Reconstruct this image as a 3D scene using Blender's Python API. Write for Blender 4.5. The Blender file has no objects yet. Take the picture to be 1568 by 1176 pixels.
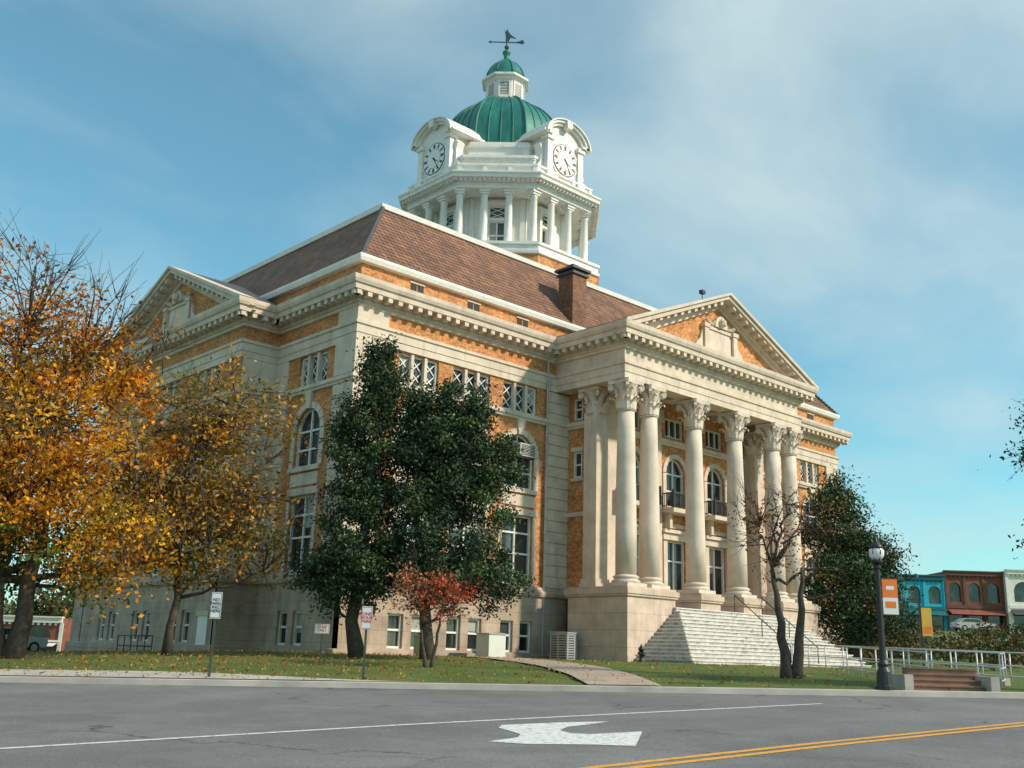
import bpy, math, random
import numpy as np
from mathutils import Vector, Matrix
random.seed(4); np.random.seed(4)
scn=bpy.context.scene
A=math.radians
# ------------------------------------------------------------------ frame of reference
aZ=A(47.035)
FH=np.array([math.cos(aZ),math.sin(aZ)]); RH=np.array([math.sin(aZ),-math.cos(aZ)])
CX,CY=-27.082,-40.278
def DL(d,l):
    return (CX+FH[0]*d+RH[0]*l, CY+FH[1]*d+RH[1]*l)
def sm(t):
    t=max(0.,min(1.,t)); return t*t*(3-2*t)
KD=28.6
def zroad(d,l):
    l=max(-70,min(70,l)); d=max(-60,min(60,d))
    return -1.3+.024*d+.014*l
def zlawn(d,l):
    lc=max(-60,min(40,l))
    b=.15+min(0,(lc+10)*.03)
    t=max(0,min(1,(d-KD)/18.))
    z0=zroad(KD,min(lc,14))+.12
    z=z0+(b-z0)*(t*1.6-.6*t*t)
    z+=4.7*sm((d-50)/85)*sm((l-14)/25)
    return z
def gz(d,l): return zroad(d,l) if d<KD else zlawn(d,l)
def P3(d,l,h=0): 
    x,y=DL(d,l); return (x,y,gz(d,l)+h)
# ------------------------------------------------------------------ materials
MATS={}
def newmat(name):
    m=bpy.data.materials.new(name); m.use_nodes=True; nt=m.node_tree
    b=nt.nodes['Principled BSDF']; MATS[name]=m
    return m,nt,b
def N(nt,t,**k):
    n=nt.nodes.new(t)
    for a,v in k.items(): setattr(n,a,v)
    return n
def coords(nt,scale=(1,1,1)):
    tc=N(nt,'ShaderNodeTexCoord'); mp=N(nt,'ShaderNodeMapping'); mp.inputs['Scale'].default_value=scale
    nt.links.new(tc.outputs['Object'],mp.inputs['Vector']); return mp.outputs[0]
def noise(nt,vec,scale,detail=4,rough=.6,dist=0):
    n=N(nt,'ShaderNodeTexNoise'); n.inputs['Scale'].default_value=scale; n.inputs['Detail'].default_value=detail; n.inputs['Roughness'].default_value=rough; n.inputs['Distortion'].default_value=dist
    nt.links.new(vec,n.inputs['Vector']); return n.outputs['Fac']
def ramp(nt,fac,stops):
    r=N(nt,'ShaderNodeValToRGB'); el=r.color_ramp.elements
    while len(el)<len(stops): el.new(.5)
    for e,(p,c) in zip(el,stops): e.position=p; e.color=(c[0],c[1],c[2],1) if isinstance(c,(tuple,list)) else (c,c,c,1)
    nt.links.new(fac,r.inputs[0]); return r.outputs[0]
def mix(nt,a,b,fac,mode='MIX'):
    m=N(nt,'ShaderNodeMix',data_type='RGBA',blend_type=mode)
    for s,v in ((m.inputs[6],a),(m.inputs[7],b)):
        if isinstance(v,(tuple,list)): s.default_value=(v[0],v[1],v[2],1)
        else: nt.links.new(v,s)
    if isinstance(fac,(int,float)): m.inputs[0].default_value=fac
    else: nt.links.new(fac,m.inputs[0])
    return m.outputs[2]
def bump(nt,b,h,dist,strength=.5):
    n=N(nt,'ShaderNodeBump'); n.inputs['Strength'].default_value=strength; n.inputs['Distance'].default_value=dist
    nt.links.new(h,n.inputs['Height']); nt.links.new(n.outputs[0],b.inputs['Normal'])
def brickuv(nt):
    tc=N(nt,'ShaderNodeTexCoord'); sx=N(nt,'ShaderNodeSeparateXYZ'); nt.links.new(tc.outputs['Object'],sx.inputs[0])
    ad=N(nt,'ShaderNodeMath',operation='ADD'); nt.links.new(sx.outputs[0],ad.inputs[0]); nt.links.new(sx.outputs[1],ad.inputs[1])
    cb=N(nt,'ShaderNodeCombineXYZ'); nt.links.new(ad.outputs[0],cb.inputs[0]); nt.links.new(sx.outputs[2],cb.inputs[1]); return cb.outputs[0]
def simple(name,c,rough=.6,var=.25,scale=3,metal=0,stain=0,staincol=(.12,.1,.08),bumpd=0,joints=None):
    m,nt,b=newmat(name); v=coords(nt)
    n1=noise(nt,v,scale); lo=tuple(x*(1-var) for x in c); hi=tuple(min(1,x*(1+var*.6)) for x in c)
    col=ramp(nt,n1,[(.3,lo),(.7,hi)])
    if stain:
        v2=coords(nt,(1.6,1.6,.22)); n2=noise(nt,v2,1.3,6,.7); f=ramp(nt,n2,[(.52,0),(.78,1)])
        fm=N(nt,'ShaderNodeMath',operation='MULTIPLY'); nt.links.new(f,fm.inputs[0]); fm.inputs[1].default_value=stain
        col=mix(nt,col,staincol,fm.outputs[0])
    if joints:
        br=N(nt,'ShaderNodeTexBrick'); nt.links.new(brickuv(nt),br.inputs['Vector']); br.inputs['Scale'].default_value=1
        br.inputs['Brick Width'].default_value=joints[0]; br.inputs['Row Height'].default_value=joints[1]; br.inputs['Mortar Size'].default_value=.012
        br.inputs['Color1'].default_value=(1,1,1,1); br.inputs['Color2'].default_value=(.86,.85,.84,1); br.inputs['Mortar'].default_value=(.5,.48,.46,1)
        col=mix(nt,col,br.outputs[0],.8,'MULTIPLY')
    nt.links.new(col,b.inputs['Base Color']); b.inputs['Roughness'].default_value=rough; b.inputs['Metallic'].default_value=metal
    if bumpd: bump(nt,b,noise(nt,v,scale*8,3),bumpd)
    return m
STONE=simple('limestone',(.65,.55,.44),.8,.18,1.2,stain=.6,staincol=(.29,.22,.17),bumpd=.01)
STONEB=simple('basement_stone',(.46,.36,.28),.85,.28,.9,stain=.7,staincol=(.19,.14,.1),bumpd=.015,joints=(1.5,.62))
COLM=simple('column_stone',(.68,.58,.485),.75,.16,1.0,stain=.5,staincol=(.35,.28,.23),bumpd=.006)
WHITE=simple('white_painted_wood',(.78,.76,.70),.55,.1,1.5,stain=.4,staincol=(.38,.36,.32))
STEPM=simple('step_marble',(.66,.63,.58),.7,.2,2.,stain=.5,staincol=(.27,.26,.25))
RISER=simple('step_riser',(.5,.48,.45),.8,.4,2.5,stain=.9,staincol=(.13,.125,.12))  # stained stone, also coloured darker than the treads to add to the nosing shadow
FRAME=simple('window_frame_paint',(.76,.75,.7),.5,.05,3)
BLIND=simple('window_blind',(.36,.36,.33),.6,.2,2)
SLATE=simple('gable_metal_roof',(.06,.06,.065),.55,.3,1)
BLACKM=simple('black_iron',(.02,.02,.022),.45,.3,5)
CONC=simple('concrete',(.47,.43,.38),.9,.25,.7,bumpd=.01)
PATHM=simple('walkway_concrete',(.40,.31,.24),.9,.25,1.2)
BRSTEP=simple('brick_paver',(.3,.17,.12),.9,.3,2)
METAL=simple('grey_metal',(.4,.41,.42),.45,.2,2,metal=.3)
ACM=simple('ac_unit_paint',(.42,.42,.39),.5,.15,3)
DARKV=simple('dark_vent',(.03,.03,.03),.8,.2,3)
BARK=simple('bark',(.085,.065,.05),.95,.4,6,bumpd=.02)
ORANGE=simple('orange_banner',(.8,.2,.03),.7,.1,2)
YELB=simple('yellow_banner',(.7,.42,.06),.7,.1,2)
SIGNW=simple('sign_white',(.78,.78,.78),.4,.05,2)
SIGNR=simple('sign_red',(.5,.03,.03),.4,.05,2)
TEAL=simple('teal_paint',(.01,.42,.55),.7,.2,.7)
TEALD=simple('dark_teal_paint',(.01,.12,.16),.7,.2,.7)
REDB=simple('red_brick_distant',(.25,.08,.055),.85,.3,1.2)
GLOBE=simple('lamp_glass',(.75,.75,.72),.2,.03,2)
RUBBER=simple('rubber',(.02,.02,.02),.8,.1,2)
RAILW=simple('rail_paint',(.6,.6,.6),.4,.1,2,metal=.2)
def brick(name,c1,c2,mortar):
    m,nt,b=newmat(name)
    br=N(nt,'ShaderNodeTexBrick'); nt.links.new(brickuv(nt),br.inputs['Vector'])
    br.inputs['Scale'].default_value=1; br.inputs['Brick Width'].default_value=.3; br.inputs['Row Height'].default_value=.1
    br.inputs['Mortar Size'].default_value=.01; br.inputs['Color1'].default_value=(*c1,1); br.inputs['Color2'].default_value=(*c2,1); br.inputs['Mortar'].default_value=(*mortar,1); br.inputs['Bias'].default_value=-.25
    v=coords(nt); n1=noise(nt,v,.8,5); col=mix(nt,br.outputs[0],ramp(nt,n1,[(.3,(.64,.6,.57)),(.7,(1.15,1.12,1.1))]),1,'MULTIPLY')
    n2=noise(nt,v,7,2); col=mix(nt,col,ramp(nt,n2,[(.35,.6),(.65,1.3)]),.75,'MULTIPLY')
    nt.links.new(col,b.inputs['Base Color']); b.inputs['Roughness'].default_value=.9
    bump(nt,b,br.outputs['Fac'],-.01,.4)
    return m
BRICK=brick('tan_brick',(.72,.32,.105),(.42,.135,.045),(.45,.31,.18))
BRICKD=brick('chimney_brick',(.28,.13,.07),(.16,.065,.04),(.2,.15,.12))
# roof tiles
m,nt,b=newmat('brown_roof_tiles')
br=N(nt,'ShaderNodeTexBrick'); nt.links.new(brickuv(nt),br.inputs['Vector']); br.inputs['Scale'].default_value=1
br.inputs['Brick Width'].default_value=.34; br.inputs['Row Height'].default_value=.26; br.inputs['Mortar Size'].default_value=.03
br.inputs['Color1'].default_value=(.34,.155,.08,1); br.inputs['Color2'].default_value=(.18,.082,.047,1); br.inputs['Mortar'].default_value=(.03,.02,.016,1)
v=coords(nt); col=mix(nt,br.outputs[0],ramp(nt,noise(nt,v,.7,5),[(.3,.6),(.7,1.25)]),.85,'MULTIPLY')
nt.links.new(col,b.inputs['Base Color']); b.inputs['Roughness'].default_value=.75; bump(nt,b,br.outputs['Fac'],-.04,.8); ROOF=m
m,nt,b=newmat('green_copper'); v=coords(nt,(1,1,.3)); col=ramp(nt,noise(nt,v,1.3,6,.65),[(.3,(.008,.10,.085)),(.6,(.015,.185,.15)),(.8,(.06,.29,.24))])
nt.links.new(col,b.inputs['Base Color']); b.inputs['Roughness'].default_value=.5; COPPER=m
m,nt,b=newmat('window_glass'); v=coords(nt); col=ramp(nt,noise(nt,v,.6,2),[(.4,(.01,.013,.016)),(.65,(.06,.068,.07))])
nt.links.new(col,b.inputs['Base Color']); b.inputs['Roughness'].default_value=.05; b.inputs['Specular IOR Level'].default_value=.7; GLASS=m
# asphalt
m,nt,b=newmat('asphalt'); v=coords(nt)
big=ramp(nt,noise(nt,v,.18,7,.65),[(.3,(.135,.133,.133)),(.7,(.21,.205,.203))])
fine=ramp(nt,noise(nt,v,26,3,.8),[(.3,.5),(.7,1.5)]); col=mix(nt,big,fine,.85,'MULTIPLY')
vst=coords(nt,(1,1,1)); stn=ramp(nt,noise(nt,vst,.55,5,.7),[(.42,.72),(.56,1.)]); col=mix(nt,col,stn,.6,'MULTIPLY')
vo=N(nt,'ShaderNodeTexVoronoi',feature='DISTANCE_TO_EDGE'); vo.inputs['Scale'].default_value=.16
nd=N(nt,'ShaderNodeTexNoise'); nd.inputs['Scale'].default_value=.8; nd.inputs['Detail'].default_value=6
vm=N(nt,'ShaderNodeVectorMath',operation='ADD'); vs=N(nt,'ShaderNodeVectorMath',operation='SCALE'); vs.inputs[3].default_value=1.6
nt.links.new(v,nd.inputs['Vector']); nt.links.new(nd.outputs['Color'],vs.inputs[0]); nt.links.new(v,vm.inputs[0]); nt.links.new(vs.outputs[0],vm.inputs[1]); nt.links.new(vm.outputs[0],vo.inputs['Vector'])
crk=ramp(nt,vo.outputs['Distance'],[(.0,.3),(.008,1.)]); gate=noise(nt,v,.25,2)
col=mix(nt,col,mix(nt,col,crk,1.,'MULTIPLY'),ramp(nt,gate,[(.42,0),(.55,1)]))
nt.links.new(col,b.inputs['Base Color']); b.inputs['Roughness'].default_value=.85; bump(nt,b,noise(nt,v,60,2),.01,.7); ASPH=m
def paint(name,c):
    m,nt,b=newmat(name); v=coords(nt); f=ramp(nt,noise(nt,v,9,6,.8),[(.36,1),(.5,0)])
    col=mix(nt,c,(.2,.2,.2),f); nt.links.new(col,b.inputs['Base Color']); b.inputs['Roughness'].default_value=.7; return m
PW=paint('white_road_paint',(.72,.72,.7)); PY=paint('yellow_road_paint',(.8,.36,.02))
m,nt,b=newmat('grass'); v=coords(nt)
g1=ramp(nt,noise(nt,v,.35,5,.7),[(.3,(.06,.105,.014)),(.52,(.11,.155,.022)),(.72,(.2,.17,.05))])
g2=ramp(nt,noise(nt,v,14,4,.8),[(.3,.45),(.7,1.5)]); col=mix(nt,g1,g2,.9,'MULTIPLY')
nt.links.new(col,b.inputs['Base Color']); b.inputs['Roughness'].default_value=.95; bump(nt,b,noise(nt,v,30,3,.8),.06,.8); GRASS=m
def leafmat(name,tr=.3):
    m,nt,b=newmat(name); at=N(nt,'ShaderNodeAttribute',attribute_name='Col')
    nt.links.new(at.outputs['Color'],b.inputs['Base Color']); b.inputs['Roughness'].default_value=.55
    b.inputs['Specular IOR Level'].default_value=.3
    if tr:
        t=N(nt,'ShaderNodeBsdfTranslucent'); nt.links.new(at.outputs['Color'],t.inputs[0])
        ms=N(nt,'ShaderNodeMixShader'); ms.inputs[0].default_value=tr
        out=nt.nodes['Material Output']; nt.links.new(b.outputs[0],ms.inputs[1]); nt.links.new(t.outputs[0],ms.inputs[2]); nt.links.new(ms.outputs[0],out.inputs[0])
    return m
LEAF=leafmat('leaf'); LEAFE=leafmat('evergreen_leaf',0)
CARD=simple('car_paint_dark',(.03,.035,.05),.25,.05,1); CARS=simple('car_paint_silver',(.45,.46,.47),.3,.05,1); CARR=simple('car_paint_red',(.35,.03,.03),.3,.05,1)
# ------------------------------------------------------------------ mesh helpers
def link(o): bpy.context.collection.objects.link(o)
def empty(name,loc=(0,0,0)):
    e=bpy.data.objects.new(name,None); e.location=loc; link(e); return e
class Part:
    def __init__(s): s.v=[]; s.f=[]
    def add(s,vs,fs):
        n=len(s.v); s.v+= [tuple(map(float,q)) for q in vs]; s.f+=[tuple(n+i for i in f) for f in fs]
class Group:
    def __init__(s,name,loc=(0,0,0)):
        s.e=empty(name,loc); s.loc=Vector(loc); s.parts={}
    def p(s,name,mat,smooth=False):
        if name not in s.parts: s.parts[name]=(Part(),mat,smooth)
        return s.parts[name][0]
    def done(s):
        for n,(pt,mat,smo) in s.parts.items():
            if not pt.v: continue
            me=bpy.data.meshes.new(n); me.from_pydata(pt.v,[],pt.f); me.materials.append(mat)
            if smo: me.polygons.foreach_set('use_smooth',[True]*len(me.polygons))
            me.update(); o=bpy.data.objects.new(n,me); link(o); o.parent=s.e
class Fr:
    def __init__(s,O,U,Nn): s.O=np.array([*O,0.]);s.U=np.array([*U,0.]);s.N=np.array([*Nn,0.])
    def __call__(s,u,z,n=0): q=s.O+s.U*u+s.N*n; return (q[0],q[1],q[2]+z)
WF=Fr((0,0),(1,0),(0,-1))
BF=[(0,1,2,3),(7,6,5,4),(0,4,5,1),(1,5,6,2),(2,6,7,3),(3,7,4,0)]
def box(P,u0,u1,z0,z1,n0,n1,F=WF):
    P.add([F(u0,z0,n0),F(u1,z0,n0),F(u1,z1,n0),F(u0,z1,n0),F(u0,z0,n1),F(u1,z0,n1),F(u1,z1,n1),F(u0,z1,n1)],BF)
def bx(P,x0,x1,y0,y1,z0,z1): box(P,x0,x1,z0,z1,-y0,-y1)
def prism(P,poly,n0,n1,F=WF):
    k=len(poly); vs=[F(u,z,n0) for u,z in poly]+[F(u,z,n1) for u,z in poly]
    fs=[tuple(range(k)),tuple(range(2*k-1,k-1,-1))]+[(i,(i+1)%k,k+(i+1)%k,k+i) for i in range(k)]
    P.add(vs,fs)
def lathe(P,c,prof,seg=24,ang0=0,tx=0,caps=True):
    vs=[];fs=[]
    for r,z in prof:
        for i in range(seg):
            a=ang0+2*math.pi*i/seg; vs.append((c[0]+r*math.cos(a),c[1]+r*math.sin(a),c[2]+z))
    for j in range(len(prof)-1):
        for i in range(seg):
            k=(i+1)%seg; fs.append((j*seg+i,j*seg+k,(j+1)*seg+k,(j+1)*seg+i))
    if caps: fs.append(tuple(range(seg))[::-1]); fs.append(tuple(range((len(prof)-1)*seg,len(prof)*seg)))
    P.add(vs,fs)
def sweep(P,path,prof,closed=True):
    n=len(path); path=[np.array(p,float) for p in path]; rings=[]
    for i in range(n):
        a=path[i-1] if (closed or i>0) else None; c=path[(i+1)%n] if (closed or i<n-1) else None; b=path[i]
        d1=(b-a)/np.linalg.norm(b-a) if a is not None else None; d2=(c-b)/np.linalg.norm(c-b) if c is not None else None
        if d1 is None: d1=d2
        if d2 is None: d2=d1
        n1=np.array([d1[1],-d1[0]]); n2=np.array([d2[1],-d2[0]]); m=n1+n2; m=m/(m@n1) if abs(m@n1)>1e-6 else n1
        rings.append((b,m))
    vs=[];k=len(prof)
    for b,m in rings:
        for o,z in prof: q=b+m*o; vs.append((q[0],q[1],z))
    fs=[]
    for i in range(n if closed else n-1):
        j=(i+1)%n
        for t in range(k-1): fs.append((i*k+t,j*k+t,j*k+t+1,i*k+t+1))
    P.add(vs,fs)
def along(path,closed,spacing,fn,margin=.3):
    n=len(path)
    for i in range(n if closed else n-1):
        a=np.array(path[i],float); c=np.array(path[(i+1)%n],float); L=np.linalg.norm(c-a); d=(c-a)/L; nn=(d[1],-d[0])
        F=Fr(a,d,nn); k=max(1,int(round((L+2*margin)/spacing)))
        for t in range(k+1): fn(F,-margin+(L+2*margin)*t/k)
def tube(P,pts,rad,seg=6):
    pts=[Vector(p) for p in pts]; vs=[];fs=[]; n=len(pts)
    for i,p in enumerate(pts):
        d=(pts[min(i+1,n-1)]-pts[max(i-1,0)]).normalized()
        a=d.cross(Vector((0.31,.22,.93))); 
        if a.length<1e-3: a=d.cross(Vector((1,0,0)))
        a.normalize(); b2=d.cross(a); r=rad[i] if isinstance(rad,(list,tuple)) else rad
        for k in range(seg):
            t=2*math.pi*k/seg; q=p+a*(math.cos(t)*r)+b2*(math.sin(t)*r); vs.append(tuple(q))
    for i in range(n-1):
        for k in range(seg): kk=(k+1)%seg; fs.append((i*seg+k,i*seg+kk,(i+1)*seg+kk,(i+1)*seg+k))
    fs.append(tuple(range(seg))[::-1]); fs.append(tuple(range((n-1)*seg,n*seg)))
    P.add(vs,fs)
def wall(P,F,u0,u1,z0,z1,ops,depth=.3,soff=None):
    us=sorted(set([u0,u1]+[o[0] for o in ops]+[o[1] for o in ops])); zs=sorted(set([z0,z1]+[o[2] for o in ops]+[o[3] for o in ops]))
    for i in range(len(us)-1):
        for j in range(len(zs)-1):
            cu=(us[i]+us[i+1])/2; cz=(zs[j]+zs[j+1])/2
            if any(o[0]<cu<o[1] and o[2]<cz<o[3] for o in ops): continue
            P.add([F(us[i],zs[j]),F(us[i+1],zs[j]),F(us[i+1],zs[j+1]),F(us[i],zs[j+1])],[(0,1,2,3)])
    for o in ops:
        a,b_,c,d=o[:4]; arch=len(o)>4 and o[4]
        P.add([F(a,c),F(a,c,-depth),F(a,d,-depth),F(a,d)],[(0,1,2,3)]); P.add([F(b_,c),F(b_,c,-depth),F(b_,d,-depth),F(b_,d)],[(0,1,2,3)])
        P.add([F(a,c),F(b_,c),F(b_,c,-depth),F(a,c,-depth)],[(0,1,2,3)])
        if not arch: P.add([F(a,d),F(b_,d),F(b_,d,-depth),F(a,d,-depth)],[(0,1,2,3)])
        else:
            R=(b_-a)/2; m=(a+b_)/2; zc=d-R; K=12
            ar=[(m+R*math.cos(math.pi*t/K),zc+R*math.sin(math.pi*t/K)) for t in range(K+1)]
            for t in range(K):
                (x0,y0),(x1,y1)=ar[t],ar[t+1]
                P.add([F(x0,y0),F(x0,d),F(x1,d),F(x1,y1)],[(0,1,2,3)])
                P.add([F(x0,y0),F(x1,y1),F(x1,y1,-depth),F(x0,y0,-depth)],[(0,1,2,3)])
def window(G,F,u0,u1,z0,z1,arch=False,mull=1,trans=None,depth=.28,lattice=False):
    g=G.p('window_glass',GLASS); f=G.p('window_frames',FRAME); w=.1
    g.add([F(u0,z0,-depth),F(u1,z0,-depth),F(u1,z1,-depth),F(u0,z1,-depth)],[(0,1,2,3)])
    n0,n1=-depth+.01,-depth+.14
    if z1-z0>1.3 and not arch:
        for i in range(mull+1):
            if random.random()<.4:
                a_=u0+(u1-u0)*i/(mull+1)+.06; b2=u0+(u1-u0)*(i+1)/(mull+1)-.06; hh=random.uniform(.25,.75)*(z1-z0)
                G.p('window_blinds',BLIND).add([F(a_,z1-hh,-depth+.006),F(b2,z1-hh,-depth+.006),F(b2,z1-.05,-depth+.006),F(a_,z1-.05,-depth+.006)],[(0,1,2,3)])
    box(f,u0,u0+w,z0,z1,n0,n1,F); box(f,u1-w,u1,z0,z1,n0,n1,F); box(f,u0+w,u1-w,z0,z0+w,n0,n1-.01,F)
    R=(u1-u0)/2; m=(u0+u1)/2
    if arch:
        zc=z1-R;K=12
        for t in range(K):
            a0,a1=math.pi*t/K,math.pi*(t+1)/K
            prism(f,[(m+R*math.cos(a0),zc+R*math.sin(a0)),(m+R*math.cos(a1),zc+R*math.sin(a1)),(m+(R-w)*math.cos(a1),zc+(R-w)*math.sin(a1)),(m+(R-w)*math.cos(a0),zc+(R-w)*math.sin(a0))],n0,n1-.02,F)
        if trans is None: trans=[zc]
    else: box(f,u0+w,u1-w,z1-w,z1,n0,n1-.01,F)
    for i in range(1,mull+1):
        uu=u0+(u1-u0)*i/(mull+1); box(f,uu-.05,uu+.05,z0+w,z1-w,n0,n1-.03,F)
    for tz in (trans or []): box(f,u0+w,u1-w,tz-.05,tz+.05,n0,n1-.04,F)
def dlat(G,F,u0,u1,z0,z1,depth=.28):
    f=G.p('window_frames',FRAME); n0,n1=-depth+.012,-depth+.05; w=.025
    zm=(z0+z1)/2
    for (a,b_) in (((u0,z0),(u1,zm)),((u0,zm),(u1,z1)),((u0,zm),(u1,z0)),((u0,z1),(u1,zm))):
        d=np.array([b_[0]-a[0],b_[1]-a[1]]); d/=np.linalg.norm(d); q=np.array([-d[1],d[0]])*w
        prism(f,[(a[0]+q[0],a[1]+q[1]),(b_[0]+q[0],b_[1]+q[1]),(b_[0]-q[0],b_[1]-q[1]),(a[0]-q[0],a[1]-q[1])],n0,n1,F)
        n0+=.004; n1+=.004
# ------------------------------------------------------------------ COURTHOUSE
G=Group('courthouse')
XE,YE=45.15,30.9; PX0,PX1=13.9,31.25
st=G.p('stone_trim',STONE); bkm=G.p('brick_walls',BRICK); bs=G.p('basement_walls',STONEB)
def blocks(P,F,u0,u1,z0,z1,pr=.13,h=.6,gap=.055):
    box(P,u0+.02,u1-.02,z0,z1,0,pr-.06,F)
    n=int(round((z1-z0)/h)); hh=(z1-z0)/n
    for i in range(n): box(P,u0,u1,z0+i*hh+gap/2,z0+(i+1)*hh-gap/2,0,pr,F)
def BFr(F): return Fr((F.O+F.N*.18)[:2],F.U[:2],F.N[:2])
def bay(F,c,w=2.3,ops=None,bops=None,sash=True):
    a,b_=c-w/2,c+w/2
    ops+= [(a,b_,3.95,7.65),(a,b_,9.1,12.1,True),(a-.15,b_+.15,13.35,14.95)]
    window(G,F,a,b_,3.95,7.65,False,1,[5.6,6.7]); window(G,F,a,b_,9.1,12.1,True,1,[10.0,12.1-w/2])
    window(G,F,a-.15,b_+.15,13.35,14.95,False,2,[])
    for i in range(3):
        u=a-.15+(w+.3)*i/3; dlat(G,F,u+.1,u+(w+.3)/3-.1,13.5,14.8)
        if i: box(st,u-.09,u+.09,13.35,14.95,-.16,.02,F)
    box(st,a-.22,a-.002,3.9,7.9,0,.06,F); box(st,b_+.002,b_+.22,3.9,7.9,0,.06,F); box(st,a-.3,b_+.3,7.66,8.0,0,.12,F)
    box(st,a-.1,b_+.1,8.15,8.75,0,.05,F); box(st,a-.25,b_+.25,8.85,9.09,0,.16,F)
    R=w/2; zc=12.1-R; K=9
    for t in range(K):
        a0,a1=math.pi*(t+.04)/K,math.pi*(t+.96)/K; r0,r1=R+.003,R+.34
        prism(st,[(c+r0*math.cos(a0),zc+r0*math.sin(a0)),(c+r1*math.cos(a0),zc+r1*math.sin(a0)),(c+r1*math.cos(a1),zc+r1*math.sin(a1)),(c+r0*math.cos(a1),zc+r0*math.sin(a1))],-.02,.07,F)
    prism(st,[(c-.17,12.05),(c+.17,12.05),(c+.3,12.93),(c-.3,12.93)],0,.18,F)
    box(st,a-.34,a-.003,9.1,zc-.02,0,.05,F); box(st,b_+.003,b_+.34,9.1,zc-.02,0,.05,F)
    for s in (-.7,.7):
        bops.append((c+s-.45,c+s+.45,.45,2.05)); window(G,BFr(F),c+s-.45,c+s+.45,.45,2.05,False,0,[1.3])
def facade(F,u0,u1,bays,ztop=17.9):
    ops=[];bops=[]
    for c in bays: bay(F,c,2.3,ops,bops)
    wall(bkm,F,u0,u1,3.6,ztop,ops); wall(bs,BFr(F),u0,u1,-1.6,3.45,bops)
FF=Fr((0,0),(1,0),(0,-1)); FL=Fr((0,0),(0,1),(-1,0))
facade(FF,0,14.9,[3.9,7.5,11.1]); facade(FF,30.26,XE,[XE-11.1,XE-7.5,XE-3.9])
facade(FL,0,7.3,[3.75]); facade(FL,23.6,YE,[27.15])
FP=Fr((-2.16,7.3),(0,1),(-1,0)); facade(FP,0,16.3,[3.6,8.15,12.7])
FBk=Fr((0,YE),(1,0),(0,1)); facade(FBk,0,XE,[4,9,14,19,24,29,34,40]); FRt=Fr((XE,0),(0,1),(1,0)); facade(FRt,0,YE,[4,9,15.4,21,26.5])
for y,nn in ((7.3,-1),(23.6,1)):
    F=Fr((0,y),(-1,0),(0,nn)); wall(bkm,F,0,2.16,3.6,17.9,[]); blocks(st,F,0,2.16,3.9,12.9,.12); box(st,0.02,2.1,13.35,14.98,0,.1,F)
    wall(bs,BFr(F),-.18,2.34,-1.6,3.45,[])
    blocks(st,FP,0 if nn<0 else 14.7,1.6 if nn<0 else 16.3,3.9,12.9,.13)
ZB=3.9
box(st,-.121,1.7,13.35,14.98,0,.121,FF); box(st,0,1.65,13.35,14.98,0,.12,FL); box(st,-.1,1.8,16.0,16.72,0,.1,FF); box(st,0.,1.6,16.0,16.72,0,.098,FL)
blocks(st,FF,-.13,1.65,ZB,12.9); blocks(st,FL,0,1.6,ZB,12.9); blocks(st,FL,5.9,7.28,ZB,12.9,.12); box(st,6.1,7.28,13.35,14.98,0,.1,FL)
blocks(st,FF,13.2,14.9,ZB,14.95); blocks(st,FF,30.26,31.9,ZB,14.95); blocks(st,FF,XE-1.65,XE+.13,ZB,12.9); box(st,XE-1.7,XE+.12,13.35,14.98,0,.12,FF)
body=[(0,0),(14.9,0),(14.9,-1.8),(30.26,-1.8),(30.26,0),(XE,0),(XE,YE),(0,YE),(0,23.6),(-2.16,23.6),(-2.16,7.3),(0,7.3)]
corn=[(0,0),(PX0,0),(PX0,-5.2),(PX1,-5.2),(PX1,0),(XE,0),(XE,YE),(0,YE),(0,23.6),(-2.16,23.6),(-2.16,7.3),(0,7.3)]
sweep(G.p('water_table',STONEB),body,[(.0,3.35),(.3,3.38),(.34,3.5),(.34,3.62),(.22,3.75),(.14,3.9),(0,3.92)])
sweep(G.p('plinth_band',STONEB),body,[(.19,-1.6),(.32,-1.6),(.32,.32),(.19,.36)])
sweep(st,body,[(0,12.9),(.14,12.92),(.16,13.02),(.24,13.08),(.24,13.26),(.1,13.33),(0,13.34)])
sweep(st,corn,[(0,15.0),(.1,15.0),(.1,15.35),(.14,15.36),(.14,15.75),(.22,15.8),(.22,15.95),(0,15.98)])
cprof=[(0,16.68),(.14,16.7),(.16,16.84),(.24,16.88),(.24,17.05),(.3,17.07),(.3,17.24),(.82,17.26),(.84,17.5),(.93,17.56),(1.0,17.72),(1.02,17.92),(0,17.98)]
sweep(G.p('cornice',STONE),corn,cprof)
md=G.p('modillions',STONE)
along(corn,True,.62,lambda F,u: box(md,u-.13,u+.13,17.02,17.255,.3,.78,F),.55)
dn=G.p('dentils',STONE); along(corn,True,.2,lambda F,u: box(dn,u-.05,u+.05,16.86,16.99,.16,.26,F),.2)
main=[(0,0),(XE,0),(XE,YE),(0,YE)]
sweep(G.p('attic_wall',BRICK),main,[(0,17.9),(0,19.05)])
sweep(G.p('gutter',WHITE),main,[(0,18.98),(.28,19.0),(.36,19.2),(.36,19.34),(0,19.36)])
sweep(G.p('mansard_roof',ROOF),main,[(.2,19.3),(-3.45,24.15)])
sweep(G.p('roof_deck_curb',WHITE),main,[(-3.4,24.0),(-3.25,24.02),(-3.2,24.3),(-3.6,24.42),(-4.1,24.42),(-4.1,24.1)])
G.p('roof_deck',SLATE).add([(3.9,3.9,24.15),(XE-3.9,3.9,24.15),(XE-3.9,YE-3.9,24.15),(3.9,YE-3.9,24.15)],[(0,1,2,3)])
hip=G.p('hip_caps',SLATE)
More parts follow.
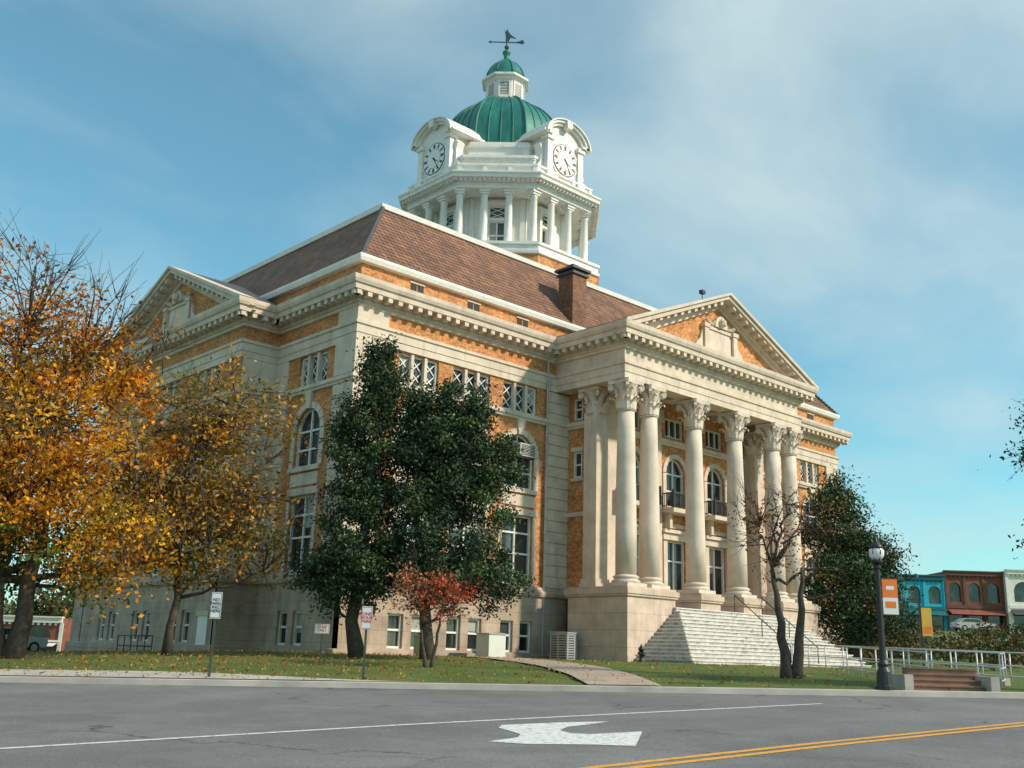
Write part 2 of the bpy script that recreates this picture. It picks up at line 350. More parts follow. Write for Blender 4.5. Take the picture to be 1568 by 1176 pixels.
for k in range(26):
    for sx_ in (0,1):
        t=k/26; x=-.2+3.65*t; y=x; X=x if sx_==0 else XE-x
        lathe(hip,(X,y,19.3+4.85*t),[(.13,-.05),(.15,.08),(.07,.2)],6)
for xx in (3.5,7.4,11.1,XE-3.5,XE-7.4): 
    for dx in (-.42,.05): box(G.p('attic_vents',DARKV),xx+dx,xx+dx+.36,18.35,18.75,0.002,.03,FF)
    box(st,xx-.5,xx+.48,18.27,18.345,0,.06,FF); box(st,xx-.5,xx+.48,18.755,18.83,0,.06,FF)
ch=G.p('chimney',BRICKD); bx(ch,15.1,16.3,-.1,1.1,18,22.7)
cc=G.p('chimney_cap',SLATE); bx(cc,14.98,16.42,-.22,1.22,22.7,22.85); bx(cc,15.1,16.3,-.1,1.1,22.85,23.0); bx(cc,14.9,16.5,-.3,1.3,23.0,23.15); bx(cc,15.45,15.95,.25,.75,23.15,23.5)
bx(st,15.05,16.35,-.15,1.15,18.9,19.45)
ent=G.p('portico_entablature',STONE)
bx(ent,PX0,PX1,-5.2,-4.3,15.02,17.9); bx(ent,PX0,PX0+.95,-4.3,0,15.02,17.9); bx(ent,PX1-.95,PX1,-4.3,0,15.02,17.9)
cl=G.p('portico_ceiling',WHITE); bx(cl,PX0+.95,PX1-.95,-4.3,-1.8,15.6,15.8)
for c in (16.47,18.5,20.4,22.6,24.7,26.6,28.7): bx(ent,c-.2,c+.2,-4.3,-1.8,15.25,15.598)
FB=Fr((0,-1.8),(1,0),(0,-1)); bays3=[18.48,22.58,26.68]; ops=[]
for c in bays3:
    ops+=[(c-.95,c+.95,3.25,7.2),(c-.95,c+.95,9.2,12.2,True),(c-.9,c+.9,13.5,14.7)]
    window(G,FB,c-.95,c+.95,3.25,7.2,False,1,[6.0]); window(G,FB,c-.95,c+.95,9.2,12.2,True,1,[10.2,11.25]); window(G,FB,c-.9,c+.9,13.5,14.7,False,2,[])
    box(st,c-1.3,c-.952,3.2,7.6,0,.14,FB); box(st,c+.952,c+1.3,3.2,7.6,0,.14,FB); box(st,c-1.45,c+1.45,7.2,7.6,.0,.25,FB); box(st,c-1.5,c+1.5,7.6,7.8,0,.4,FB)
    box(st,c-1.25,c-.952,9.0,11.2,0,.1,FB); box(st,c+.952,c+1.25,9.0,11.2,0,.1,FB)
    K=9
    for t in range(K):
        a0,a1=math.pi*(t+.03)/K,math.pi*(t+.97)/K; R=.953
        prism(st,[(c+R*math.cos(a0),11.25+R*math.sin(a0)),(c+(R+.3)*math.cos(a0),11.25+(R+.3)*math.sin(a0)),(c+(R+.3)*math.cos(a1),11.25+(R+.3)*math.sin(a1)),(c+R*math.cos(a1),11.25+R*math.sin(a1))],-.02,.09,FB)
    box(st,c-1.5,c+1.5,8.75,9.0,0,1.05,FB)
    for s in (-1.1,1.1): prism(st,[(c+s-.12,8.75),(c+s+.12,8.75),(c+s+.12,7.85),(c+s-.12,7.85)],0,.55,FB)
    ir=G.p('balcony_railings',BLACKM)
    for (u0,u1,n0,n1) in ((c-1.42,c+1.42,.95,1.0),):
        box(ir,u0,u1,9.05,9.1,n0,n1,FB); box(ir,u0,u1,9.85,9.92,n0,n1,FB)
        for k in range(20): u=u0+(u1-u0)*k/19; box(ir,u-.022,u+.022,9.1,9.85,n0,n1,FB)
        for k in range(6): u=u0+(u1-u0)*(k+.5)/6; prism(ir,[(u+.16*math.cos(t*.785),9.48+.28*math.sin(t*.785)) for t in range(8)],n0+.01,n1-.01,FB)
    for s in (-1.42,1.42):
        for k in range(8): box(ir,c+s-.02,c+s+.02,9.1,9.9,.05+k*.13,.08+k*.13,FB)
        box(ir,c+s-.025,c+s+.025,9.86,9.93,0,1,FB); box(ir,c+s-.06,c+s+.06,9.0,10.1,.92,1.04,FB)
wall(bkm,FB,14.9,30.26,3.2,15.7,ops)
for c in (16.47,20.53,24.63,28.69): box(st,c-.5,c+.5,3.2,14.2,0,.22,FB); box(st,c-.62,c+.62,14.2,14.98,0,.36,FB); box(st,c-.62,c+.62,3.2,4.1,.0,.34,FB)
box(st,14.92,30.2,7.95,8.2,0,.1,FB)
for X_,s in ((14.9,-1),(30.26,1)):
    F=Fr((X_,0),(0,-1),(s,0)); o=[(.55,1.2,10.1,11.6),(.55,1.2,13.45,14.7)]
    wall(bkm,F,0,1.8,3.2,15.5,o,.2)
    for q in o: window(G,F,*q,False,0,[(q[2]+q[3])/2],depth=.18)
    box(st,.4,1.35,9.9,10.09,0,.1,F); box(st,.4,1.35,11.61,11.85,0,.08,F); box(st,0,1.8,7.9,8.15,0,.08,F)
    x0,x1=(14.4,15.35) if s<0 else (29.8,30.76)
    bx(st,x0,x1,-2.75,-1.8,4.4,13.6)
    bx(st,x0-.15,x1+.15,-2.9,-1.7,3.85,4.15); bx(st,x0-.08,x1+.08,-2.83,-1.73,4.15,4.4)
cm=G.p('column_shafts',COLM,True); cap=G.p('column_capitals',COLM,False); cb_=G.p('column_bases',COLM,True); sq=G.p('column_plinths',COLM)
def capital(x,y,z0,z1,R,square=False):
    h=z1-z0
    lathe(cap,(x,y,z0),[(R+.05,-.08),(R+.09,-.03),(R+.03,.02),(R-.02,.1),(R,.5*h),(R+.12,.75*h),(R+.22,.86*h)],16)
    for row,(zb,zt,n,of) in enumerate(((0.02,.42*h,8,0),(.05,.72*h,8,.5))):
        for i in range(n):
            a=2*math.pi*(i+of)/n; ca,sa=math.cos(a),math.sin(a); tx,ty=-sa,ca
            w=.19; prof=[(R+.03,zb,w),(R+.06,zb+(zt-zb)*.6,w*1.05),(R+.2,zb+(zt-zb)*.9,w*.85),(R+.36,zt,w*.5),(R+.4,zt-.12,w*.25)]
            vs=[]
            for r_,z_,ww in prof:
                for sgn,ex in ((-1,0),(0,.06),(1,0)): vs.append((x+ca*(r_+ex)+tx*ww*sgn,y+sa*(r_+ex)+ty*ww*sgn,z0+z_))
            fs=[(3*k+j,3*k+j+1,3*k+j+4,3*k+j+3) for k in range(4) for j in range(2)]; cap.add(vs,fs)
    for i in range(4):
        a=math.pi/4+i*math.pi/2; ca,sa=math.cos(a),math.sin(a); tx,ty=-sa,ca
        c0=(x+ca*(R+.36),y+sa*(R+.36),z0+.76*h)
        vs=[];K=10
        for s in (-.09,.09):
            for k in range(K):
                t=2*math.pi*k/K; vs.append((c0[0]+ca*.19*math.cos(t)+tx*s,c0[1]+sa*.19*math.cos(t)+ty*s,c0[2]+.19*math.sin(t)))
        cap.add(vs,[tuple(range(K)),tuple(range(2*K-1,K-1,-1))]+[(k,(k+1)%K,K+(k+1)%K,K+k) for k in range(K)])
        tube(cap,[(x+ca*R*.9,y+sa*R*.9,z0+.45*h),(x+ca*(R+.12),y+sa*(R+.12),z0+.72*h),(c0[0],c0[1],c0[2]+.14)],[.07,.06,.05],5)
    e=R+.36; pts=[]
    for i in range(4):
        a=math.pi/4+i*math.pi/2; b2=a+math.pi/2
        p1=np.array([math.cos(a),math.sin(a)])*(e*1.28); p2=np.array([math.cos(b2),math.sin(b2)])*(e*1.28)
        for t in (.06,.3,.5,.7,.94):
            q=p1*(1-t)+p2*t; q=q*(1-.16*math.sin(math.pi*t)); pts.append(q)
    vs=[(x+q[0],y+q[1],z0+.87*h) for q in pts]+[(x+q[0]*1.05,y+q[1]*1.05,z1) for q in pts]; k=len(pts)
    cap.add(vs,[tuple(range(k)),tuple(range(k,2*k))]+[(i,(i+1)%k,k+(i+1)%k,k+i) for i in range(k)])
cols=[22.58+s for s in (-8.05,-6.11,-2.03,2.03,6.11,8.05)]
for x in cols:
    y=-4.77; R=.56
    lathe(cb_,(x,y,3.9),[(R+.17,.2),(R+.21,.27),(R+.17,.34),(R+.07,.37),(R+.05,.43),(R+.12,.47),(R+.13,.53),(R+.06,.58),(R,.62)],28)
    bx(sq,x-.77,x+.77,y-.77,y+.77,3.9,4.1)
    lathe(cm,(x,y,3.9),[(R,.6),(R,3),(R-.03,5.5),(R-.075,8),(R-.1,9.45)],32)
    capital(x,y,13.35,14.98,.46)
for x0,x1 in ((14.4,15.35),(29.8,30.76)): capital((x0+x1)/2,-2.275,13.5,14.98,.5)
bx(ent,PX0,15.5,-2.9,-1.7,14.99,15.2)
STY=simple('stylobate_stone',(.62,.49,.39),.8,.22,1.1,stain=.55,staincol=(.28,.2,.16),bumpd=.01,joints=(1.9,.85))
def ped(x0,x1,y0,y1,z0=-.6,ztop=3.9):
    s=G.p('stylobate',STY); bx(s,x0,x1,y0,y1,z0,ztop-.5); bx(s,x0-.1,x1+.1,y0-.1,y1+.1,ztop-.5,ztop-.38); bx(s,x0-.16,x1+.16,y0-.16,y1+.16,ztop-.38,ztop-.12); bx(s,x0-.04,x1+.04,y0-.04,y1+.04,ztop-.12,ztop)
    bx(s,x0-.1,x1+.1,y0-.1,y1+.1,z0,.45)
ped(13.5,17.4,-5.75,-1.6); ped(27.75,31.65,-5.75,-1.6)
ped(19.65,21.45,-5.75,-3.9,1); ped(23.7,25.5,-5.75,-3.9,1)
bx(G.p('porch_floor',STEPM),17.5,27.65,-5.3,-1.8,1.,3.0)
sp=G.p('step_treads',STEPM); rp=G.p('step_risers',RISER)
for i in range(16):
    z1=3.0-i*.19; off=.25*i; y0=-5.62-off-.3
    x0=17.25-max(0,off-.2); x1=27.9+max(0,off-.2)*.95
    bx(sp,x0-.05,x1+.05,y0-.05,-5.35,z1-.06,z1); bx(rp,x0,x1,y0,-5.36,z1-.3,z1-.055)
def pediment(F,half,zap,nface,nedge,back,roofmat):
    e=half+1.02; z0=17.95; L=math.hypot(e,zap-z0); sn=(zap-z0)/e
    rf=G.p('gable_roof',roofmat)
    for s in (-1,1):
        rf.add([F(s*e,z0+.0,nedge),F(0,zap,nedge),F(0,zap,back),F(s*e,z0,back)],[(0,1,2,3)])
        for t0,t1,na,nb in ((0.0,.16,nface,nedge+.03),(.16,.38,nface,nedge-.1),(.38,.62,nface,nface+.36),(.62,.85,nface,nface+.14)):
            prism(G.p('raking_cornice',STONE),[(s*e,z0+.02-t0),(0,zap+.02-t0),(0,zap+.02-t1),(s*(e-t1*.9),z0+.02-t1)],na,nb,F)
        k=int(L/.66)
        for i in range(2,k):
            u=s*e*(1-i/k); z=z0+(zap-z0)*i/k; dz=-s*.13*sn
            prism(md,[(u-.13,z-.38-dz),(u+.13,z-.38+dz),(u+.13,z-.62+dz),(u-.13,z-.62-dz)],nface+.3,nedge-.2,F)
    G.p('tympanum',BRICK).add([F(-e+1.5,z0,nface+.01),F(e-1.5,z0,nface+.01),F(0,zap-.5,nface+.01)],[(0,1,2)])
    t=st
    box(t,-1.75,1.75,z0,z0+.25,nface,nface+.3,F); box(t,-1.15,1.15,z0+.25,z0+1.65,nface,nface+.12,F)
    for s in (-1,1):
        box(t,s*1.45-.2,s*1.45+.2,z0+.25,z0+1.65,nface,nface+.28,F); box(t,s*1.45-.28,s*1.45+.28,z0+1.65,z0+1.9,nface,nface+.34,F)
        prism(t,[(s*1.75,z0+.25),(s*2.5,z0+.25),(s*2.35,z0+.55),(s*1.95,z0+.9),(s*1.75,z0+1.5)],nface,nface+.16,F)
        for k in range(5): lathe(t,F(s*(.35+.25*k),z0+2.05+.1*math.sin(k*2),nface+.2),[(.02,-.14),(.12,-.06),(.14,.03),(.02,.14)],7)
    box(t,-1.25,1.25,z0+1.66,z0+1.85,nface,nface+.2,F)
    prism(t,[(.62*math.cos(a_*math.pi/8),z0+1.9+.75*math.sin(a_*math.pi/8)) for a_ in range(9)],nface,nface+.3,F)
    lathe(t,F(0,z0+2.2,nface+.35),[(.03,-.3),(.25,-.15),(.27,.1),(.03,.32)],10)
pediment(Fr((22.58,-5.2),(1,0),(0,-1)),8.68,21.95,-.02,1.0,-8.0,SLATE)
pediment(Fr((-2.16,15.45),(0,1),(-1,0)),8.15,21.95,-.02,1.0,-5,SLATE)
fl=G.p('gable_floodlight',BLACKM); tube(fl,[(20.5,-5.6,21.0),(20.5,-5.6,21.5)],.03,5); bx(fl,20.35,20.68,-5.72,-5.48,21.48,21.7)
# --- drum and dome
DX,DY=22.85,15.2
octa=lambda ap:[(DX+ap/math.cos(math.pi/8)*math.cos(math.pi/8+k*math.pi/4),DY+ap/math.cos(math.pi/8)*math.sin(math.pi/8+k*math.pi/4)) for k in range(8)]
def oct_sweep(name,mat,ap,prof): sweep(G.p(name,mat),octa(ap),prof)
oct_sweep('drum_pedestal_base',WHITE,7.5,[(-2,24.1),(.15,24.1),(.15,26.2),(.28,26.25),(.28,26.5),(0,26.55)])
oct_sweep('drum_pedestal_brick',BRICK,7.45,[(0,26.5),(0,27.5)])
oct_sweep('drum_gallery_base',WHITE,7.5,[(-.1,27.45),(.1,27.5),(.12,27.7),(.0,27.75),(0,28.1),(.12,28.15),(.12,28.35),(-3.5,28.4)])
oct_sweep('drum_core',WHITE,4.95,[(0,28.35),(0,33)])
oct_sweep('drum_entablature',WHITE,6.85,[(-2.2,32.78),(-.6,32.78),(-.6,32.7),(.1,32.7),(.1,32.92),(.15,32.94),(.15,33.12),(.3,33.15),(.35,33.25),(.72,33.28),(.75,33.48),(.85,33.6),(.85,33.7),(-.2,33.8)])
oct_sweep('drum_parapet',WHITE,6.95,[(0,33.75),(.0,33.9),(-.05,33.95),(-.05,34.4),(.08,34.45),(.08,34.6),(-.4,34.63),(-.4,34.0)])
oct_sweep('clock_stage',WHITE,6.05,[(1.2,33.75),(0,33.85),(0,35.0),(.15,35.05),(.2,35.3),(.32,35.4),(.32,35.6),(-.7,35.75),(-.7,36.6),(-.55,36.7),(-.55,36.9),(-.75,36.95),(-.75,37.2),(-1.6,37.25)])
dnt=G.p('drum_dentils',WHITE); along(octa(6.85),True,.34,lambda F,u: box(dnt,u-.08,u+.08,33.1,33.27,.2,.55,F),.1)
along(octa(6.05),True,.3,lambda F,u: box(dnt,u-.06,u+.06,35.25,35.4,.1,.26,F),.0)
dc=G.p('drum_columns',WHITE,True); dcb=G.p('drum_column_caps',WHITE)
oc=octa(6.45)
for i in range(8):
    a=np.array(oc[i]); c=np.array(oc[(i+1)%8]); d=(c-a)/np.linalg.norm(c-a)
    for t in (0,1/3,2/3):
        q=a*(1-t)+c*t
        lathe(dc,(q[0],q[1],28.38),[(.36,.0),(.36,.18),(.29,.25),(.28,1.5),(.24,3.8),(.3,3.88),(.24,3.94),(.3,4.1)],16)
        F=Fr(q,d,(d[1],-d[0]))
        box(dcb,-.38,.38,32.5,32.7,-.38,.38,F); box(dcb,-.33,.33,32.34,32.5,-.3,.3,F)
oc=octa(4.95)
for i in range(8):
    a=np.array(oc[i]); c=np.array(oc[(i+1)%8]); m_=(a+c)/2; d=(c-a)/np.linalg.norm(c-a); F=Fr(m_,d,(d[1],-d[0]))
    F2=Fr(m_+np.array([d[1],-d[0]])*.3,d,(d[1],-d[0]))
    window(G,F2,-.62,.62,28.6,30.9,False,1,[29.8]); window(G,F2,-.62,.62,31.1,32.1,False,0,[]); dlat(G,F2,-.52,.52,31.2,32.0)
    w_=G.p('drum_window_casings',WHITE)
    box(w_,-.85,-.62,28.4,32.3,0,.36,F); box(w_,.62,.85,28.4,32.3,0,.36,F); box(w_,-.62,.62,32.1,32.3,0,.34,F); box(w_,-.62,.62,30.9,31.1,0,.3,F); box(w_,-1,1,32.3,32.45,0,.45,F)
    for s in (-1.85,1.85): box(w_,s-.18,s+.18,28.36,32.7,0,.1,F)
along(octa(6.85),True,2.0,lambda F,u: box(dcb,u-.16,u+.16,33.9,34.59,.06,.14,F),-.1)
dm=G.p('dome',COPPER); prof=[(4.9,37.15),(4.86,37.6),(4.8,38.3)]+[(4.8*math.cos(t),38.3+5.1*math.sin(t)) for t in np.linspace(.12,1.165,13)]
vs=[];fs=[];K=8*4
for r_,z_ in prof:
    for i in range(K):
        a_=math.pi/8+2*math.pi*i/K; kk=((i%4)/4-.5)*math.pi/4; fac=1/math.cos(kk)
        vs.append((DX+r_*fac*math.cos(a_)*.96,DY+r_*fac*math.sin(a_)*.96,z_))
for j in range(len(prof)-1):
    for i in range(K): k=(i+1)%K; fs.append((j*K+i,j*K+k,(j+1)*K+k,(j+1)*K+i))
dm.add(vs,fs)
rb=G.p('dome_ribs',COPPER,True)
for i in range(K):
    a_=math.pi/8+2*math.pi*i/K; kk=((i%4)/4-.5)*math.pi/4; fac=.96/math.cos(kk)
    tube(rb,[(DX+(r_*fac+.02)*math.cos(a_),DY+(r_*fac+.02)*math.sin(a_),z_) for r_,z_ in prof],.1 if i%4==0 else .05,6)
sweep(G.p('lantern_base',WHITE),octa(1.45),[(-.6,42.5),(.42,42.55),(.4,42.75),(.12,42.95),(.12,43.2),(0,43.25),(0,44.75),(.1,44.8),(.18,44.95),(.42,45.05),(.42,45.22),(-.1,45.3)])
lv=G.p('lantern_louvres',DARKV); lw=G.p('lantern_slats',WHITE)
oc=octa(1.45)
for i in range(8):
    a=np.array(oc[i]); c=np.array(oc[(i+1)%8]); m_=(a+c)/2; d=(c-a)/np.linalg.norm(c-a); F=Fr(m_,d,(d[1],-d[0]))
    box(lv,-.36,.36,43.4,44.6,0,.01,F)
    for k in range(9): box(lw,-.36,.36,43.42+k*.135,43.48+k*.135,.01,.05,F)
    for s in (-1,1): box(lw,s*.42-.06,s*.42+.06,43.3,44.7,0,.09,F)
    box(lw,-.48,.48,44.6,44.72,0,.08,F); box(lw,-.48,.48,43.24,43.38,0,.08,F)
cpd=G.p('lantern_cap',COPPER,True); lathe(cpd,(DX,DY,45.25),[(1.85,0),(1.8,.1),(1.62,.2),(1.55,.6),(1.3,1.15),(.9,1.65),(.45,1.95),(.26,2.1),(.2,2.6),(.33,2.75),(.33,2.9),(.15,3.1)],24)
for i in range(8): 
    a_=math.pi/8+i*math.pi/4; tube(rb,[(DX+r_*math.cos(a_),DY+r_*math.sin(a_),45.25+z_) for r_,z_ in ((1.64,.2),(1.57,.6),(1.32,1.15),(.92,1.65),(.45,1.97))],.06,5)
wv=G.p('weathervane',simple('verdigris_iron',(.03,.07,.07),.5,.3,3),False)
tube(wv,[(DX,DY,48.2),(DX,DY,50.0)],[.09,.03],6); lathe(wv,(DX,DY,48.6),[(.02,-.2),(.16,-.1),(.2,0),(.16,.12),(.02,.2)],10)
vd=np.array([RH[0],RH[1]]); F=Fr((DX,DY),vd,(vd[1],-vd[0])); F.O[2]=-.25
box(wv,-1.2,1.2,49.3,49.37,-.03,.03,F); prism(wv,[(-1.25,49.2),(-1.25,49.47),(-1.55,49.335)],-.03,.03,F)
prism(wv,[(.7,49.37),(1.3,49.2),(1.45,49.35),(1.3,49.6),(1.0,49.45)],-.03,.03,F)
prism(wv,[(-.1,49.4),(.12,49.4),(.3,49.8),(.75,49.7),(.3,50.05),(.1,50.3),(.0,50.6),(-.12,50.3),(-.22,50.5),(-.12,49.95)],-.04,.04,F)
CLK=simple('clock_face',(.75,.75,.72),.4,.03,1); BLK=simple('clock_black',(.015,.015,.015),.4,.1,1)
for nn in ((0,-1),(-1,0),(1,0),(0,1)):
    nn=np.array(nn,float); d=np.array([-nn[1],nn[0]]); F=Fr((DX,DY),d,nn); n1=6.9; w_=G.p('clock_dormers',WHITE); fr=G.p('clock_dormer_trim',WHITE)
    prism(w_,[(-1.75,34.0),(1.75,34.0),(1.75,37.7),(1.35,38.25),(.7,38.55),(0,38.65),(-.7,38.55),(-1.35,38.25),(-1.75,37.7)],3.0,n1-.1,F)
    for s in (-1,1):
        box(fr,s*1.62-.27,s*1.62+.27,34.0,37.45,n1-.5,n1+.08,F); box(fr,s*1.62-.36,s*1.62+.36,37.1,37.45,n1-.6,n1+.2,F)
        box(fr,s*1.62-.36,s*1.62+.36,33.9,34.5,n1-.6,n1+.2,F)
        prism(fr,[(s*1.9,34.3),(s*2.6,34.3),(s*2.55,34.8),(s*2.2,35.3),(s*2.1,36.2),(s*2.3,36.7),(s*1.9,37.1)],n1-1.0,n1-.35,F)
        box(fr,s*2.05-.45,s*2.05+.45,37.45,37.62,n1-3.2,n1+.35,F)
    K=14; R0=2.0; zc=37.4
    for r0,r1,nb in ((R0-.25,R0,n1+.15),(R0,R0+.25,n1+.35),(R0+.25,R0+.36,n1+.5)):
        for t in range(K):
            a0,a1=math.pi*t/K,math.pi*(t+1)/K; q=lambda r,a:(r*math.cos(a),zc+r*.7*math.sin(a)+.02)
            prism(fr,[q(r0,a0),q(r1,a0),q(r1,a1),q(r0,a1)],3.6,nb,F)
    prism(fr,[(-.22,38.4),(.22,38.4),(.3,38.95),(-.3,38.95)],n1,n1+.5,F)
    zc=35.95; cf=G.p('clock_faces',CLK); bk=G.p('clock_marks',BLK)
    ring=lambda r,K=32:[(r*math.cos(2*math.pi*i/K),zc+r*math.sin(2*math.pi*i/K)) for i in range(K)]
    prism(fr,ring(1.42),n1-.2,n1-.02,F); prism(bk,ring(1.27),n1-.1,n1+.01,F); prism(cf,ring(1.2),n1-.1,n1+.03,F)
    prism(bk,ring(.78),n1,n1+.036,F); prism(cf,ring(.75),n1,n1+.042,F)
    for h in range(12):
        a_=h*math.pi/6; ca,sa=math.sin(a_),math.cos(a_); w2=.075 if h%3 else .1
        prism(bk,[(ca*.84-sa*w2,zc+sa*.84+ca*w2),(ca*1.14-sa*w2,zc+sa*1.14+ca*w2),(ca*1.14+sa*w2,zc+sa*1.14-ca*w2),(ca*.84+sa*w2,zc+sa*.84-ca*w2)],n1,n1+.046,F)
    for a_,L,w2 in ((A(128),.62,.07),(A(150),.98,.05)):
        ca,sa=math.sin(a_),math.cos(a_)
        prism(bk,[(-ca*.15-sa*w2,zc-sa*.15+ca*w2),(ca*L-sa*w2*.3,zc+sa*L+ca*w2*.3),(ca*L+sa*w2*.3,zc+sa*L-ca*w2*.3),(-ca*.15+sa*w2,zc-sa*.15-ca*w2)],n1,n1+.06,F)
dp=G.p('downpipes',METAL); tube(dp,[(14.98,-.25,3.9),(14.98,-.25,16.6)],.07,6); tube(dp,[(13.05,-.2,0),(13.05,-.2,17)],.06,6)
F=BFr(FP); box(G.p('basement_door',FRAME),.4,1.4,-.4,1.75,0.005,.06,F); box(st,.25,1.55,1.75,1.98,0,.12,F)
G.done()
g=Group('window_air_conditioner'); p=g.p('housing',ACM); box(p,10.5,11.7,10.75,11.45,-.25,.75,FF); q=g.p('grille',DARKV)
for k in range(7): box(q,10.6,11.6,10.82+k*.085,10.86+k*.085,.75,.76,FF)
FX=Fr((10.5,0),(0,-1),(-1,0))
for k in range(6): box(q,.1,.65,10.85+k*.09,10.89+k*.09,.001,.01,FX)
box(q,10.55,11.65,10.66,10.75,0,.7,FF); g.done()
# ------------------------------------------------------------------ GROUND
def grid(name,ds,ls,zf,mat):
    vs=[];fs=[]
    for d in ds:
        for l in ls: x,y=DL(d,l); vs.append((x,y,zf(d,l)))
    n=len(ls)
    for i in range(len(ds)-1):
        for j in range(n-1): fs.append((i*n+j,i*n+j+1,(i+1)*n+j+1,(i+1)*n+j))
    me=bpy.data.meshes.new(name); me.from_pydata(vs,[],fs); me.materials.append(mat); o=bpy.data.objects.new(name,me); link(o); 
    me.polygons.foreach_set('use_smooth',[True]*len(fs)); return o
ls=sorted(set([-1500,-700,-300,-150,-100,-70,-60]+list(np.arange(-50,50,1.))+[50,60,70,80,100,150,300,700,1500]))
def lump(d,l): return .035*math.sin(d*1.1+l*.7)*math.sin(l*.45-d*.6)
grid('lawn_ground',[KD+.2]+list(np.arange(29.2,60,.7))+[62,66,70,75,80,90,100,110,120,140,170,220,350,700,1500],ls,lambda d,l: zlawn(d,l)+(lump(d,l) if KD+1<d<60 else 0),GRASS)
grid('road',[-900,-60,-20,0,6,12,20,KD+.02],ls,zroad,ASPH)
kg=Group('kerb'); p=kg.p('kerb_stone',CONC)
lk=[l for l in ls if -300<=l<=150]
for i in range(len(lk)-1):
    l0,l1=lk[i],lk[i+1]
    for j,(d0,h0,d1,h1) in enumerate(((KD,-.02,KD+.02,.14),(KD+.02,.14,KD+.24,.16),(KD+.24,.16,KD+.26,.0))):
        q=[]
        for (d,h,l) in ((d0,h0,l0),(d1,h1,l0),(d1,h1,l1),(d0,h0,l1)): x,y=DL(d,l); q.append((x,y,zroad(KD,l)+h))
        p.add(q,[(0,1,2,3)])
kg.done()
def strip(name,pts,mat,h,zf=gz,width=None):
    vs=[];fs=[]
    for a,b_ in pts:
        for q in (a,b_): x,y=DL(*q); vs.append((x,y,zf(*q)+h))
    fs=[(2*i,2*i+1,2*i+3,2*i+2) for i in range(len(pts)-1)]
    me=bpy.data.meshes.new(name); me.from_pydata(vs,[],fs); me.materials.append(mat); o=bpy.data.objects.new(name,me); link(o); return o
def line(name,cpts,w,mat):
    out=[]
    for i in range(len(cpts)):
        a=np.array(cpts[max(i-1,0)],float); c=np.array(cpts[min(i+1,len(cpts)-1)],float); d=(c-a)/np.linalg.norm(c-a); nn=np.array([-d[1],d[0]])*w/2; q=np.array(cpts[i],float)
        out.append((tuple(q+nn),tuple(q-nn)))
    return strip(name,out,mat,.006)
def interp(cp,n=30):
    cp=np.array(cp,float); t=np.linspace(0,len(cp)-1,n); return [(np.interp(x,range(len(cp)),cp[:,0]),np.interp(x,range(len(cp)),cp[:,1])) for x in t]
line('white_lane_line',interp([(9.5,-12),(14.0,-6.4),(18.3,-1.5),(25.2,7.5)]),.14,PW)
off=np.array([-.74,.67])*.15
cl_=np.array([(9,-3.),(13.0,1.3),(16.1,4.8),(20.1,9.6),(27,18)])
line('yellow_centre_line',interp(cl_+off),.15,PY); line('yellow_centre_line',interp(cl_-off),.15,PY)
ar=[(18.4,0.0),(19.1,1.05),(19.45,1.95),(18.75,1.5),(18.2,1.1),(17.6,.95),(17.15,1.1),(17.05,1.4),(17.65,2.3),(15.45,1.92),(15.55,1.25),(15.5,.35),(15.75,-.2),(16.4,.25),(16.9,.3),(17.5,.1),(17.9,-.05)]
me=bpy.data.meshes.new('turn_arrow'); me.from_pydata([(*DL(*q),zroad(*q)+.006) for q in ar],[],[tuple(range(len(ar)))]); me.materials.append(PW); link(bpy.data.objects.new('road_turn_arrow',me))
sw=[]
for l in np.arange(-60,.1,1.): wdt=1.9*sm((-2-l)/8); sw.append(((KD+.26,l),(KD+.27+wdt,l)))
strip('sidewalk',sw,CONC,.045,zlawn)
L=interp([(28.85,2.3),(33,2.0),(38,1.2),(44,-.6),(49,-2.5)],24); R=interp([(28.85,4.3),(33,4.1),(38,3.5),(44,1.8),(49,.2)],24)
strip('walkway',list(zip(L,R)),PATHM,.05,zlawn)
# ------------------------------------------------------------------ TREES
def leafmesh(name,C,Cc,size,parent,mat=LEAF,aspect=.55,rng=None):
    n=len(C); rng=rng or np.random.default_rng(1)
    t=rng.normal(size=(n,3)); t/=np.linalg.norm(t,axis=1)[:,None]; q=rng.normal(size=(n,3)); b_=np.cross(t,q); b_/=np.linalg.norm(b_,axis=1)[:,None]
    s=size*rng.uniform(.6,1.3,n)[:,None]
    V=np.empty((n,4,3)); V[:,0]=C-t*s; V[:,1]=C+b_*s*aspect; V[:,2]=C+t*s; V[:,3]=C-b_*s*aspect
    me=bpy.data.meshes.new(name); me.vertices.add(4*n); me.vertices.foreach_set('co',V.reshape(-1)); me.loops.add(4*n); me.loops.foreach_set('vertex_index',np.arange(4*n,dtype=np.int32))
    me.polygons.add(n); me.polygons.foreach_set('loop_start',np.arange(0,4*n,4,dtype=np.int32)); me.polygons.foreach_set('loop_total',np.full(n,4,dtype=np.int32))
    at=me.color_attributes.new('Col','FLOAT_COLOR','POINT'); cc_=np.ones((n,4,4)); cc_[:,:,:3]=Cc[:,None,:]; at.data.foreach_set('color',cc_.reshape(-1))
    me.materials.append(mat); me.update(calc_edges=True); o=bpy.data.objects.new(name,me); link(o); o.parent=parent; return o
